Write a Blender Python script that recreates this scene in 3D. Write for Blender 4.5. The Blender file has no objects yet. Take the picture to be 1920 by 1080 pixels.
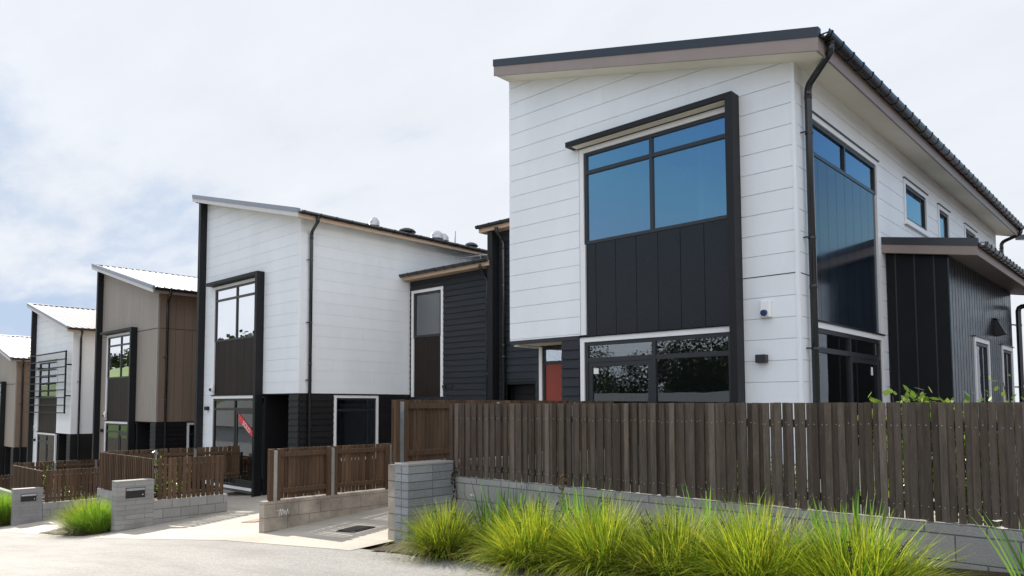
import bpy, bmesh, math, random
from mathutils import Vector, Matrix
S = bpy.context.scene
COL = S.collection
R_ = math.radians
random.seed(7)

# ---------------------------------------------------------------- materials
def nodes_of(name):
    m = bpy.data.materials.new(name); m.use_nodes = True
    nt = m.node_tree
    return m, nt, nt.nodes, nt.links, nt.nodes['Principled BSDF']

def mat(name, base, rough=.6, spec=.5, var=.12, vscale=3., stretch=(1, 1, 1), fine=0., fscale=120.,
        bump=0., bscale=80., island=0., metal=0., island_tint=None, rvar=0., tint=None):
    """Principled material: base colour with large soft noise, fine grain, optional per-piece variation and bump."""
    m, nt, N, L, P = nodes_of(name)
    P.inputs['Roughness'].default_value = rough
    P.inputs['Specular IOR Level'].default_value = spec
    P.inputs['Metallic'].default_value = metal
    if tint: P.inputs['Specular Tint'].default_value = (*tint, 1)
    tc = N.new('ShaderNodeTexCoord'); mp = N.new('ShaderNodeMapping')
    mp.inputs['Scale'].default_value = stretch
    L.new(tc.outputs['Object'], mp.inputs['Vector'])
    nz = N.new('ShaderNodeTexNoise'); nz.inputs['Scale'].default_value = vscale
    nz.inputs['Detail'].default_value = 6; nz.inputs['Roughness'].default_value = .62
    L.new(mp.outputs['Vector'], nz.inputs['Vector'])
    mr = N.new('ShaderNodeMapRange')
    mr.inputs['From Min'].default_value = .3; mr.inputs['From Max'].default_value = .7
    mr.inputs['To Min'].default_value = 1 - var; mr.inputs['To Max'].default_value = 1 + var
    L.new(nz.outputs['Fac'], mr.inputs['Value'])
    fac = mr.outputs['Result']
    if fine:
        n2 = N.new('ShaderNodeTexNoise'); n2.inputs['Scale'].default_value = fscale; n2.inputs['Detail'].default_value = 3
        L.new(mp.outputs['Vector'], n2.inputs['Vector'])
        m2 = N.new('ShaderNodeMapRange'); m2.inputs['From Min'].default_value = .3; m2.inputs['From Max'].default_value = .7
        m2.inputs['To Min'].default_value = 1 - fine; m2.inputs['To Max'].default_value = 1 + fine
        L.new(n2.outputs['Fac'], m2.inputs['Value'])
        mu = N.new('ShaderNodeMath'); mu.operation = 'MULTIPLY'
        L.new(fac, mu.inputs[0]); L.new(m2.outputs['Result'], mu.inputs[1]); fac = mu.outputs[0]
    ge = None
    if island:
        ge = N.new('ShaderNodeNewGeometry')
        m3 = N.new('ShaderNodeMapRange'); m3.inputs['To Min'].default_value = 1 - island; m3.inputs['To Max'].default_value = 1 + island
        L.new(ge.outputs['Random Per Island'], m3.inputs['Value'])
        mu = N.new('ShaderNodeMath'); mu.operation = 'MULTIPLY'
        L.new(fac, mu.inputs[0]); L.new(m3.outputs['Result'], mu.inputs[1]); fac = mu.outputs[0]
    vm = N.new('ShaderNodeVectorMath'); vm.operation = 'SCALE'
    if island_tint:
        if ge is None: ge = N.new('ShaderNodeNewGeometry')
        wn = N.new('ShaderNodeTexWhiteNoise'); wn.noise_dimensions = '1D'
        L.new(ge.outputs['Random Per Island'], wn.inputs['W'])
        mx = N.new('ShaderNodeMix'); mx.data_type = 'RGBA'
        mx.inputs[6].default_value = (*base, 1); mx.inputs[7].default_value = (*island_tint, 1)
        L.new(wn.outputs['Value'], mx.inputs[0]); L.new(mx.outputs[2], vm.inputs[0])
    else:
        vm.inputs[0].default_value = base
    L.new(fac, vm.inputs['Scale']); L.new(vm.outputs['Vector'], P.inputs['Base Color'])
    if rvar:
        m4 = N.new('ShaderNodeMapRange'); m4.inputs['From Min'].default_value = .3; m4.inputs['From Max'].default_value = .7
        m4.inputs['To Min'].default_value = max(.02, rough - rvar); m4.inputs['To Max'].default_value = rough + rvar
        L.new(nz.outputs['Fac'], m4.inputs['Value']); L.new(m4.outputs['Result'], P.inputs['Roughness'])
    if bump:
        nb = N.new('ShaderNodeTexNoise'); nb.inputs['Scale'].default_value = bscale; nb.inputs['Detail'].default_value = 4
        L.new(mp.outputs['Vector'], nb.inputs['Vector'])
        b = N.new('ShaderNodeBump'); b.inputs['Strength'].default_value = bump; b.inputs['Distance'].default_value = .01
        L.new(nb.outputs['Fac'], b.inputs['Height']); L.new(b.outputs['Normal'], P.inputs['Normal'])
    return m

def leaf_mat(name, c1, c2, trans=.5, rough=.45):
    m, nt, N, L, P = nodes_of(name)
    ge = N.new('ShaderNodeNewGeometry'); mx = N.new('ShaderNodeMix'); mx.data_type = 'RGBA'
    mx.inputs[6].default_value = (*c1, 1); mx.inputs[7].default_value = (*c2, 1)
    L.new(ge.outputs['Random Per Island'], mx.inputs[0])
    L.new(mx.outputs[2], P.inputs['Base Color'])
    P.inputs['Roughness'].default_value = rough; P.inputs['Specular IOR Level'].default_value = .35
    tr = N.new('ShaderNodeBsdfTranslucent'); L.new(mx.outputs[2], tr.inputs['Color'])
    ms = N.new('ShaderNodeMixShader'); ms.inputs[0].default_value = trans
    L.new(P.outputs[0], ms.inputs[1]); L.new(tr.outputs[0], ms.inputs[2])
    L.new(ms.outputs[0], N['Material Output'].inputs['Surface'])
    return m

def glass_mat(name, refl=.3, tint=(.8, .85, .88), rough=.0, gcol=(.9, .95, 1.)):
    m, nt, N, L, P = nodes_of(name)
    N.remove(P)
    t = N.new('ShaderNodeBsdfTransparent'); t.inputs['Color'].default_value = (*tint, 1)
    g = N.new('ShaderNodeBsdfGlossy'); g.inputs['Roughness'].default_value = rough; g.inputs['Color'].default_value = (*gcol, 1)
    lw = N.new('ShaderNodeFresnel'); lw.inputs['IOR'].default_value = 1.5
    a = N.new('ShaderNodeMath'); a.operation = 'MULTIPLY_ADD'; a.use_clamp = True
    a.inputs[1].default_value = 1.; a.inputs[2].default_value = refl
    L.new(lw.outputs[0], a.inputs[0])
    # slight waviness of real panes
    tc = N.new('ShaderNodeTexCoord'); nz = N.new('ShaderNodeTexNoise'); nz.inputs['Scale'].default_value = 1.6
    L.new(tc.outputs['Object'], nz.inputs['Vector'])
    b = N.new('ShaderNodeBump'); b.inputs['Strength'].default_value = .014; b.inputs['Distance'].default_value = .05
    L.new(nz.outputs['Fac'], b.inputs['Height']); L.new(b.outputs['Normal'], g.inputs['Normal'])
    ms = N.new('ShaderNodeMixShader')
    L.new(a.outputs[0], ms.inputs[0]); L.new(t.outputs[0], ms.inputs[1]); L.new(g.outputs[0], ms.inputs[2])
    L.new(ms.outputs[0], N['Material Output'].inputs['Surface'])
    return m

M = {}
M['white'] = mat('white_painted_cladding', (.82, .85, .89), .42, .4, var=.05, vscale=1.1, stretch=(1, 1, .35), fine=.012, bump=.02, bscale=14, island=.012)
M['trim'] = mat('white_trim', (.82, .83, .85), .4, .5, var=.02, vscale=4)
M['darklap'] = mat('blue_black_weatherboard', (.021, .024, .030), .5, .3, var=.12, vscale=2, stretch=(1, 1, 2), fine=.05, bump=.05, bscale=30, island=.08)
M['charcoal'] = mat('charcoal_weatherboard', (.012, .0115, .013), .5, .25, var=.12, vscale=2, stretch=(1, 1, 2), bump=.05, bscale=30, island=.08)
M['taupe'] = mat('taupe_cladding', (.325, .288, .258), .5, .3, var=.06, vscale=1.5, stretch=(1, 1, .3), fine=.03, island=.03, bump=.02, bscale=25)
M['taupe_side'] = mat('brown_cladding', (.225, .168, .130), .5, .3, var=.07, vscale=1.5, stretch=(1, 1, .3), fine=.03, island=.04, bump=.02, bscale=25)
M['fascia'] = mat('taupe_fascia', (.30, .245, .225), .45, .4, var=.05, vscale=3)
M['fascia_pale'] = mat('pale_fascia', (.62, .60, .60), .45, .4, var=.04, vscale=3)
M['fascia_wood'] = mat('tan_fascia', (.52, .38, .27), .5, .4, var=.06, vscale=3)
M['soffit'] = mat('cream_soffit', (.80, .77, .66), .6, .3, var=.03, vscale=2)
M['black'] = mat('black_metal', (.012, .013, .016), .4, .35, var=.15, vscale=6, bump=.01, rvar=.06)
M['blacktrim'] = mat('black_painted_timber', (.011, .012, .014), .5, .28, var=.12, vscale=5, bump=.02)
M['gutter'] = mat('black_gutter', (.012, .014, .018), .22, .6, var=.1, vscale=8, rvar=.05)
M['frame'] = mat('dark_aluminium', (.020, .022, .026), .35, .5, var=.08, vscale=8)
M['panel'] = mat('gloss_black_panel', (.012, .014, .018), .28, .3, var=.12, vscale=3, bump=.012, bscale=6, island=.06, rvar=.05)
M['panel_gloss'] = mat('polished_black_panel', (.008, .014, .024), .13, 1., var=.1, vscale=3, island=.05, rvar=.03, tint=(.50, .72, 1.))
M['panel_brown'] = mat('brown_black_panel', (.027, .020, .019), .5, .12, var=.1, vscale=3, island=.06)
M['batten'] = mat('black_batten_cladding', (.010, .013, .018), .22, .8, var=.12, vscale=3, island=.1, rvar=.05, tint=(.5, .78, 1.))
M['roof_silver'] = mat('silver_ribbed_roof', (.33, .33, .34), .42, .5, var=.05, vscale=1.5, metal=.55)
M['roof_dark'] = mat('dark_ribbed_roof', (.05, .055, .065), .35, .5, var=.06, vscale=1.5)
M['flash'] = mat('dark_roof_flashing', (.030, .035, .045), .35, .5, var=.08, vscale=3)
M['flash_blue'] = mat('grey_blue_flashing', (.22, .25, .31), .35, .6, var=.05, vscale=3)
M['red'] = mat('red_painted_door', (.30, .045, .025), .4, .5, var=.04, vscale=4)
M['inner'] = mat('interior_plaster', (.82, .83, .84), .8, .2, var=.03, vscale=2)
M['carpet'] = mat('interior_floor', (.20, .19, .18), .9, .1, var=.1, vscale=8)
M['glass'] = glass_mat('window_glass', .20)
M['glass_up'] = glass_mat('upper_window_glass', .20, (.72, .85, .95), gcol=(.66, .84, 1.))
M['glass_mirror'] = glass_mat('mirroring_window_glass', .72, (.6, .66, .7), gcol=(.95, .97, 1.))
M['glass_low'] = glass_mat('door_glass', .10, (.50, .55, .56))
M['timber'] = mat('weathered_timber', (.076, .057, .045), .8, .2, var=.28, vscale=9, stretch=(3, 3, .35), fine=.15, fscale=60, bump=.25, bscale=60, island=.34, island_tint=(.140, .112, .094))
M['timber_brown'] = mat('brown_stained_timber', (.082, .049, .029), .75, .25, var=.2, vscale=9, stretch=(3, 3, .35), fine=.12, fscale=60, bump=.2, bscale=60, island=.32, island_tint=(.118, .074, .047))
M['timber_raw'] = mat('raw_timber_edge', (.42, .36, .27), .8, .2, var=.2, vscale=8)
M['steel'] = mat('galvanised_steel', (.36, .38, .40), .38, .5, var=.15, vscale=14, metal=.7)
M['steel_vent'] = mat('bright_mill_steel', (.55, .56, .57), .42, .5, var=.12, vscale=10, metal=.45)
M['annex'] = mat('black_annex_panel', (.007, .0075, .010), .4, .2, var=.2, vscale=3, island=.15)
M['block_dark'] = mat('split_face_block', (.30, .315, .33), .9, .2, var=.12, vscale=2.2, fine=.30, fscale=110, bump=.7, bscale=110, island=.12)
M['block_mid'] = mat('grey_concrete_block', (.335, .33, .32), .9, .2, var=.13, vscale=2, fine=.16, fscale=150, bump=.35, bscale=120, island=.09)
M['block_warm'] = mat('stained_concrete_block', (.36, .322, .275), .9, .2, var=.45, vscale=1.9, fine=.14, fscale=120, bump=.3, bscale=90, island=.05)
M['block_smooth'] = mat('honed_concrete_block', (.30, .295, .30), .8, .3, var=.12, vscale=2, fine=.06, fscale=140, bump=.12, bscale=90, island=.05)
M['mortar'] = mat('mortar', (.17, .17, .17), .95, .1, var=.15, vscale=8)
M['mortar_pale'] = mat('pale_mortar', (.17, .155, .135), .95, .1, var=.15, vscale=8)
M['soil'] = mat('garden_soil', (.060, .045, .033), .95, .1, var=.4, vscale=12, fine=.3, fscale=80, bump=.8, bscale=40)
M['green'] = mat('lawn_base', (.10, .10, .06), .95, .1, var=.3, vscale=.8, fine=.3, fscale=30)
M['leaf'] = leaf_mat('shrub_leaf', (.09, .19, .025), (.25, .34, .05), .45, .3)
M['blade'] = leaf_mat('grass_blade', (.085, .22, .014), (.52, .54, .040), .5)
M['blade_mid'] = leaf_mat('olive_grass_blade', (.055, .16, .014), (.44, .46, .04), .5)
M['blade_green'] = leaf_mat('green_grass_blade', (.09, .24, .018), (.34, .50, .05), .5)
M['iris'] = leaf_mat('iris_leaf', (.07, .20, .025), (.20, .36, .05), .5, .35)
M['dead'] = leaf_mat('dry_stalk', (.10, .065, .04), (.28, .19, .09), .25, .8)
M['creep'] = leaf_mat('creeper_leaf', (.02, .022, .018), (.05, .045, .035), .2, .6)
M['petal'] = leaf_mat('white_petal', (.80, .78, .76), (.85, .80, .78), .4, .6)
M['crown'] = leaf_mat('tree_leaf', (.018, .032, .012), (.045, .06, .02), .15, .6)
M['bark'] = mat('bark', (.10, .08, .065), .9, .1, var=.3, vscale=6, bump=.5, bscale=20)
M['white_plastic'] = mat('white_plastic', (.80, .81, .80), .35, .5, var=.02)
M['blue_lens'] = mat('blue_lens', (.008, .03, .14), .15, .6, var=.05)
M['blackplastic'] = mat('black_plastic', (.016, .016, .017), .4, .5, var=.05)
M['grate'] = mat('cast_iron_grate', (.035, .03, .03), .6, .4, var=.25, vscale=20)
M['brickcover'] = mat('reddish_pit_lid', (.36, .22, .18), .85, .2, var=.2, vscale=12, fine=.2, fscale=60)
M['sold_red'] = mat('red_sticker', (.70, .05, .06), .4, .4, var=.03)
M['sold_white'] = mat('white_lettering', (.85, .82, .82), .5, .4, var=.02)
M['brick'] = mat('red_brick', (.24, .10, .065), .85, .2, var=.2, vscale=5, stretch=(1, 1, 8), island=.2)
M['house_white'] = mat('opposite_white_board', (.72, .72, .70), .5, .3, var=.04, vscale=2)
M['roof_grey'] = mat('grey_tile_roof', (.16, .165, .17), .7, .3, var=.15, vscale=4)

def concrete(name, base, agg, big, stain, crack=0.):
    """Ground concrete: aggregate speckle, broad tonal drift, tyre-wide stains along the street."""
    m, nt, N, L, P = nodes_of(name)
    P.inputs['Roughness'].default_value = .85; P.inputs['Specular IOR Level'].default_value = .25
    tc = N.new('ShaderNodeTexCoord')
    def noise(scale, detail, sx=1., sy=1., lo=.35, hi=.65, a=0., b=1.):
        mp = N.new('ShaderNodeMapping'); mp.inputs['Scale'].default_value = (sx, sy, 1)
        L.new(tc.outputs['Object'], mp.inputs['Vector'])
        n = N.new('ShaderNodeTexNoise'); n.inputs['Scale'].default_value = scale; n.inputs['Detail'].default_value = detail
        n.inputs['Roughness'].default_value = .65
        L.new(mp.outputs['Vector'], n.inputs['Vector'])
        r = N.new('ShaderNodeMapRange'); r.inputs['From Min'].default_value = lo; r.inputs['From Max'].default_value = hi
        r.inputs['To Min'].default_value = a; r.inputs['To Max'].default_value = b
        L.new(n.outputs['Fac'], r.inputs['Value']); return r.outputs['Result'], n
    f1, _ = noise(.7, 8, .5, 1.4, a=1 - big, b=1 + big)
    f2, nb = noise(90, 2, a=1 - agg, b=1 + agg)
    f3, _ = noise(2.2, 6, .25, 1.6, .45, .72, 1., 1 - stain)
    f4, _ = noise(28, 3, a=1 - agg * .6, b=1 + agg * .6)
    cur = f1
    for f in (f2, f3, f4):
        mu = N.new('ShaderNodeMath'); mu.operation = 'MULTIPLY'
        L.new(cur, mu.inputs[0]); L.new(f, mu.inputs[1]); cur = mu.outputs[0]
    vm = N.new('ShaderNodeVectorMath'); vm.operation = 'SCALE'; vm.inputs[0].default_value = base
    L.new(cur, vm.inputs['Scale']); L.new(vm.outputs['Vector'], P.inputs['Base Color'])
    b = N.new('ShaderNodeBump'); b.inputs['Strength'].default_value = .35; b.inputs['Distance'].default_value = .006
    L.new(nb.outputs['Fac'], b.inputs['Height']); L.new(b.outputs['Normal'], P.inputs['Normal'])
    return m
M['road'] = concrete('exposed_aggregate_road', (.262, .253, .242), .24, .13, .22)
M['drive'] = concrete('driveway_concrete', (.445, .405, .35), .08, .11, .18)
M['joint'] = mat('saw_cut_joint', (.12, .11, .10), .95, .1, var=.2)

# ---------------------------------------------------------------- mesh collector
class MB:
    def __init__(s): s.v = []; s.f = []; s.mi = []; s.cur = 0
    def face(s, pts):
        b = len(s.v); s.v += [tuple(p) for p in pts]; s.f.append(tuple(range(b, b + len(pts)))); s.mi.append(s.cur)
    def poly(s, verts, faces):
        b = len(s.v); s.v += [tuple(p) for p in verts]
        for f in faces: s.f.append(tuple(i + b for i in f)); s.mi.append(s.cur)
    def box(s, x0, x1, y0, y1, z0, z1):
        v = [(x0, y0, z0), (x1, y0, z0), (x1, y1, z0), (x0, y1, z0), (x0, y0, z1), (x1, y0, z1), (x1, y1, z1), (x0, y1, z1)]
        s.poly(v, [(3, 2, 1, 0), (4, 5, 6, 7), (0, 1, 5, 4), (1, 2, 6, 5), (2, 3, 7, 6), (3, 0, 4, 7)])
    def bar(s, a, b, w, h, up=(0, 0, 1)):
        a = Vector(a); b = Vector(b); d = (b - a).normalized(); sd = d.cross(Vector(up)).normalized(); u = sd.cross(d)
        v = []
        for p in (a, b):
            for i, j in ((-1, -1), (1, -1), (1, 1), (-1, 1)): v.append(p + sd * w / 2 * i + u * h / 2 * j)
        s.poly(v, [(3, 2, 1, 0), (4, 5, 6, 7), (0, 1, 5, 4), (1, 2, 6, 5), (2, 3, 7, 6), (3, 0, 4, 7)])
    def prism(s, ring_a, ring_b):
        n = len(ring_a); v = list(ring_a) + list(ring_b)
        f = [tuple(reversed(range(n))), tuple(range(n, 2 * n))]
        for i in range(n): j = (i + 1) % n; f.append((i, j, n + j, n + i))
        s.poly(v, f)
    def tube(s, path, r, n=10, caps=True, r1=None):
        path = [Vector(p) for p in path]; rings = []
        ref = Vector((0, 0, 1))
        d0 = (path[1] - path[0]).normalized()
        if abs(d0.dot(ref)) > .9: ref = Vector((1, 0, 0))
        sd = d0.cross(ref).normalized()
        for i, p in enumerate(path):
            if i == 0: d = path[1] - path[0]
            elif i == len(path) - 1: d = path[-1] - path[-2]
            else: d = (path[i + 1] - p).normalized() + (p - path[i - 1]).normalized()
            d.normalize(); sd = (sd - d * sd.dot(d)).normalized(); u = d.cross(sd)
            rr = r if r1 is None else r + (r1 - r) * i / (len(path) - 1)
            rings.append([p + sd * rr * math.cos(2 * math.pi * k / n) + u * rr * math.sin(2 * math.pi * k / n) for k in range(n)])
        v = [q for g in rings for q in g]; f = []
        for i in range(len(path) - 1):
            for k in range(n):
                k2 = (k + 1) % n; f.append((i * n + k, i * n + k2, (i + 1) * n + k2, (i + 1) * n + k))
        if caps: f.append(tuple(reversed(range(n)))); f.append(tuple(range((len(path) - 1) * n, len(path) * n)))
        s.poly(v, f)
    def lathe(s, c, prof, n=20):
        v = []; f = []
        for (r, z) in prof:
            for k in range(n): a = 2 * math.pi * k / n; v.append((c[0] + r * math.cos(a), c[1] + r * math.sin(a), c[2] + z))
        for i in range(len(prof) - 1):
            for k in range(n): k2 = (k + 1) % n; f.append((i * n + k, i * n + k2, (i + 1) * n + k2, (i + 1) * n + k))
        f.append(tuple(reversed(range(n)))); f.append(tuple(range((len(prof) - 1) * n, len(prof) * n)))
        s.poly(v, f)
    def build(s, name, m, parent=None, origin=None, smooth=False, bevel=0., recalc=True):
        o3 = Vector(origin) if origin is not None else (root_loc(parent) if parent else Vector((0, 0, 0)))
        me = bpy.data.meshes.new(name)
        me.from_pydata([(x - o3.x, y - o3.y, z - o3.z) for x, y, z in s.v], [], s.f)
        ms = m if isinstance(m, (list, tuple)) else [m]
        for q in ms: me.materials.append(q)
        if len(ms) > 1: me.polygons.foreach_set('material_index', s.mi)
        if recalc or bevel:
            bm = bmesh.new(); bm.from_mesh(me)
            bmesh.ops.recalc_face_normals(bm, faces=bm.faces)
            if bevel: bmesh.ops.bevel(bm, geom=bm.edges, offset=bevel, segments=1, affect='EDGES', profile=.5)
            bm.to_mesh(me); bm.free()
        if smooth: me.polygons.foreach_set('use_smooth', [True] * len(me.polygons))
        me.update()
        ob = bpy.data.objects.new(name, me); COL.objects.link(ob)
        if parent: ob.parent = parent
        else: ob.location = o3
        return ob

def root_loc(o):
    while o.parent: o = o.parent
    return o.location.copy()
def thing(name, label, cat, loc, group=None):
    o = bpy.data.objects.new(name, None); o.empty_display_size = .3; COL.objects.link(o); o.location = loc
    o['label'] = label; o['category'] = cat
    if group: o['group'] = group
    return o
def tag(o, label, cat, group=None):
    o['label'] = label; o['category'] = cat
    if group: o['group'] = group
    return o
def struct(o, kind='structure'):
    o['kind'] = kind; return o
def clone(o, parent=None):
    c = o.copy(); COL.objects.link(c); c.parent = parent
    for ch in list(o.children): clone(ch, c)
    return c

# ---------------------------------------------------------------- terrain
ZS = [(-400, -9.5), (-80, -8.2), (-60, -6.6), (-44, -5.25), (-34, -4.35), (-24, -3.42), (-16, -2.63), (-10.07, -1.92), (-7.2, -1.66), (-4, -1.44), (-1, -1.26), (3, -1.1), (12, -.75), (40, .3), (400, 1.)]
def zs(X):
    for (a, za), (b, zb) in zip(ZS, ZS[1:]):
        if X <= b: return za + (zb - za) * (X - a) / (b - a)
    return ZS[-1][1]
def g(X, Y):
    if Y > 16: return zs(X) + .075 * 10.15
    if Y < -20: return zs(X) + .04 * -25.85
    return zs(X) + (.075 if Y > 5.85 else .04) * (Y - 5.85)
def sheet(name, x0, x1, y0, y1, dz, m, gapx=None, gapy=None, gap=.006):
    xs = sorted({x0, x1} | {a for a, _ in ZS if x0 < a < x1} | {x for x in range(-80, 41, 2) if x0 < x < x1})
    ys = sorted({y0, y1} | {a for a in (-20, 5.85, 16) if y0 < a < y1})
    if gapx: xs = sorted(set(xs) | {x for x in gapx if x0 < x < x1})
    if gapy: ys = sorted(set(ys) | {y for y in gapy if y0 < y < y1})
    mb = MB()
    for a, b in zip(xs, xs[1:]):
        for c, d in zip(ys, ys[1:]):
            A = a + (gap if gapx and a in gapx else 0); B = b - (gap if gapx and b in gapx else 0)
            C = c + (gap if gapy and c in gapy else 0); D = d - (gap if gapy and d in gapy else 0)
            mb.face([(A, C, g(A, C) + dz), (B, C, g(B, C) + dz), (B, D, g(B, D) + dz), (A, D, g(A, D) + dz)])
    return struct(mb.build(name, m, recalc=False))
# ---------------------------------------------------------------- walls
def PT(axis, plane, u, z, d):
    """axis 'F': wall facing the street (-Y), u along X.  'R': wall facing +X, u along Y.  'L': facing -X.  d = outward distance."""
    if axis == 'F': return (u, plane - d, z)
    if axis == 'R': return (plane + d, u, z)
    return (plane - d, u, z)

def clip_top(poly, m, c):
    """keep the part of the (u, z) polygon under z = m*u + c"""
    out = []
    for (a, b) in zip(poly, poly[1:] + poly[:1]):
        fa = m * a[0] + c - a[1]; fb = m * b[0] + c - b[1]
        if fa >= 0: out.append(a)
        if (fa > 0 > fb) or (fa < 0 < fb):
            t = fa / (fa - fb); out.append((a[0] + (b[0] - a[0]) * t, a[1] + (b[1] - a[1]) * t))
    return out if len(out) >= 3 else None

def minus(iv, holes):
    segs = [iv]
    for (a, b) in holes:
        nxt = []
        for (p, q) in segs:
            if b <= p or a >= q: nxt.append((p, q)); continue
            if a > p: nxt.append((p, a))
            if b < q: nxt.append((b, q))
        segs = nxt
    return [s for s in segs if s[1] - s[0] > .004]

def slab(mb, axis, plane, poly, d0, d1):
    ra = [PT(axis, plane, u, z, d0) for u, z in poly]
    rb = [PT(axis, plane, u, z, d1(u, z) if callable(d1) else d1) for u, z in poly]
    mb.prism(ra, rb)

def clad(mb, axis, plane, u0, u1, z0, z1, kind, sp, anchor, top=(0, 1e6), holes=(), gap=.010, groove=.018, back=.12):
    """Cladding of real boards. kind 'board': flush horizontal boards with open grooves; 'lap': overlapping weatherboards;
    'vert': vertical boards with grooves.  holes = (u0, u1, z0, z1) openings."""
    m, c = top
    holes = list(holes)
    # backing wall
    zc = sorted({z0, z1} | {h for q in holes for h in q[2:] if z0 < h < z1})
    for a, b in zip(zc, zc[1:]):
        for (p, q) in minus((u0, u1), [(h[0], h[1]) for h in holes if h[2] < b - 1e-6 and h[3] > a + 1e-6]):
            poly = clip_top([(p, a), (q, a), (q, b), (p, b)], m, c)
            if poly: slab(mb, axis, plane, poly, -back, -groove)
    if kind in ('board', 'lap'):
        k = math.floor((z0 - anchor) / sp)
        while anchor + k * sp < z1:
            ra, rb = anchor + k * sp, anchor + (k + 1) * sp - (gap if kind == 'board' else 0)
            a0, b0 = max(ra, z0), min(rb, z1); k += 1
            if b0 - a0 < .008: continue
            cuts = sorted({a0, b0} | {h for q in holes for h in q[2:] if a0 < h < b0})
            for a, b in zip(cuts, cuts[1:]):
                for (p, q) in minus((u0, u1), [(h[0], h[1]) for h in holes if h[2] < b - 1e-6 and h[3] > a + 1e-6]):
                    poly = clip_top([(p, a), (q, a), (q, b), (p, b)], m, c)
                    if not poly: continue
                    if kind == 'board':
                        cuts_u = [u0 + ((k * 1.73) % 1.) * 5.4 + 5.4 * n_ for n_ in range(5)]
                        cu_ = [p] + [x for x in cuts_u if p + 1. < x < q - 1.] + [q]
                        for pa_, qa_ in zip(cu_, cu_[1:]):
                            py_ = clip_top([(pa_, a), (qa_ - (.0018 if qa_ != q else 0), a), (qa_ - (.0018 if qa_ != q else 0), b), (pa_, b)], m, c)
                            if py_: slab(mb, axis, plane, py_, -groove, 0.)
                    else: slab(mb, axis, plane, poly, -groove, lambda u, z, ra=ra: .016 - .026 * (z - ra) / sp)
    else:
        k = math.floor((u0 - anchor) / sp)
        while anchor + k * sp < u1:
            a, b = max(u0, anchor + k * sp), min(u1, anchor + (k + 1) * sp - gap); k += 1
            if b - a < .01: continue
            cuts = sorted({a, b} | {h for q in holes for h in q[:2] if a < h < b})
            for p, q in zip(cuts, cuts[1:]):
                for (zz0, zz1) in minus((z0, z1), [(h[2], h[3]) for h in holes if h[0] < q - 1e-6 and h[1] > p + 1e-6]):
                    poly = clip_top([(p, zz0), (q, zz0), (q, zz1), (p, zz1)], m, c)
                    if poly: slab(mb, axis, plane, poly, -groove, 0.)

def abox(mb, axis, plane, u0, u1, z0, z1, d0, d1):
    slab(mb, axis, plane, [(u0, z0), (u1, z0), (u1, z1), (u0, z1)], d0, d1)

def window(name, parent, axis, plane, u0, u1, z0, z1, us, zs_, glass, fr=.05, d0=-.07, d1=-.005, trim=None, trim_w=.09, sill=False, fmat='frame', sash=None, glass_d=-.035):
    """frame with mullions (us) and transoms (zs_); each pane its own child."""
    mb = MB()
    abox(mb, axis, plane, u0, u0 + fr, z0, z1, d0, d1); abox(mb, axis, plane, u1 - fr, u1, z0, z1, d0, d1)
    abox(mb, axis, plane, u0 + fr, u1 - fr, z0, z0 + fr, d0, d1); abox(mb, axis, plane, u0 + fr, u1 - fr, z1 - fr, z1, d0, d1)
    ue = [u0 + fr] + [x for u in us for x in (u - fr / 2, u + fr / 2)] + [u1 - fr]
    ze = [z0 + fr] + [x for z in zs_ for x in (z - fr * .6, z + fr * .6)] + [z1 - fr]
    for u in us: abox(mb, axis, plane, u - fr / 2, u + fr / 2, z0 + fr, z1 - fr, d0, d1 + .003)
    for z in zs_:
        for i in range(0, len(ue), 2): abox(mb, axis, plane, ue[i], ue[i + 1], z - fr * .6, z + fr * .6, d0, d1)
    panes = []
    for i in range(0, len(ue), 2):
        for j in range(0, len(ze), 2):
            a, b, c, d = ue[i], ue[i + 1], ze[j], ze[j + 1]
            if sash and (i // 2, j // 2) in sash:            # sliding leaf: a second, thicker frame inside the opening
                s = sash[(i // 2, j // 2)]
                abox(mb, axis, plane, a, a + s, c, d, d0 - .02, d1 - .012); abox(mb, axis, plane, b - s, b, c, d, d0 - .02, d1 - .012)
                abox(mb, axis, plane, a + s, b - s, c, c + s * 1.4, d0 - .02, d1 - .012); abox(mb, axis, plane, a + s, b - s, d - s, d, d0 - .02, d1 - .012)
                a, b, c, d = a + s, b - s, c + s * 1.4, d - s
            panes.append((a, b, c, d))
    f = mb.build(name, M[fmat], parent, bevel=0)
    for (a, b, c, d) in panes:
        q = MB(); abox(q, axis, plane, a - .004, b + .004, c - .004, d + .004, glass_d - .006, glass_d)
        q.build('pane', M[glass], f)
    if trim:
        t = MB(); w = trim_w
        l, r, tp, bt = trim                                   # which sides carry trim
        zl = z0 - (w if bt else 0)
        if l: abox(t, axis, plane, u0 - w, u0, zl, z1 + (w if tp else 0), -.05, .022)
        if r: abox(t, axis, plane, u1, u1 + w, zl, z1 + (w if tp else 0), -.05, .022)
        if tp: abox(t, axis, plane, u0, u1, z1, z1 + w, -.05, .022)
        if bt: abox(t, axis, plane, u0, u1, z0 - w, z0, -.05, .022)
        t.build('trim', M['trim'], f)
    if sill:
        t = MB(); abox(t, axis, plane, u0 - trim_w - .03, u1 + trim_w + .03, z0 - trim_w - .035, z0 - trim_w, -.02, .055)
        t.build('sill', M['trim'], f)
    if trim and trim[2]:
        t = MB(); abox(t, axis, plane, u0 - trim_w - .03, u1 + trim_w + .03, z1 + trim_w, z1 + trim_w + .018, -.02, .045)
        t.build('head_flashing', M['frame'], f)
    return f

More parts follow.
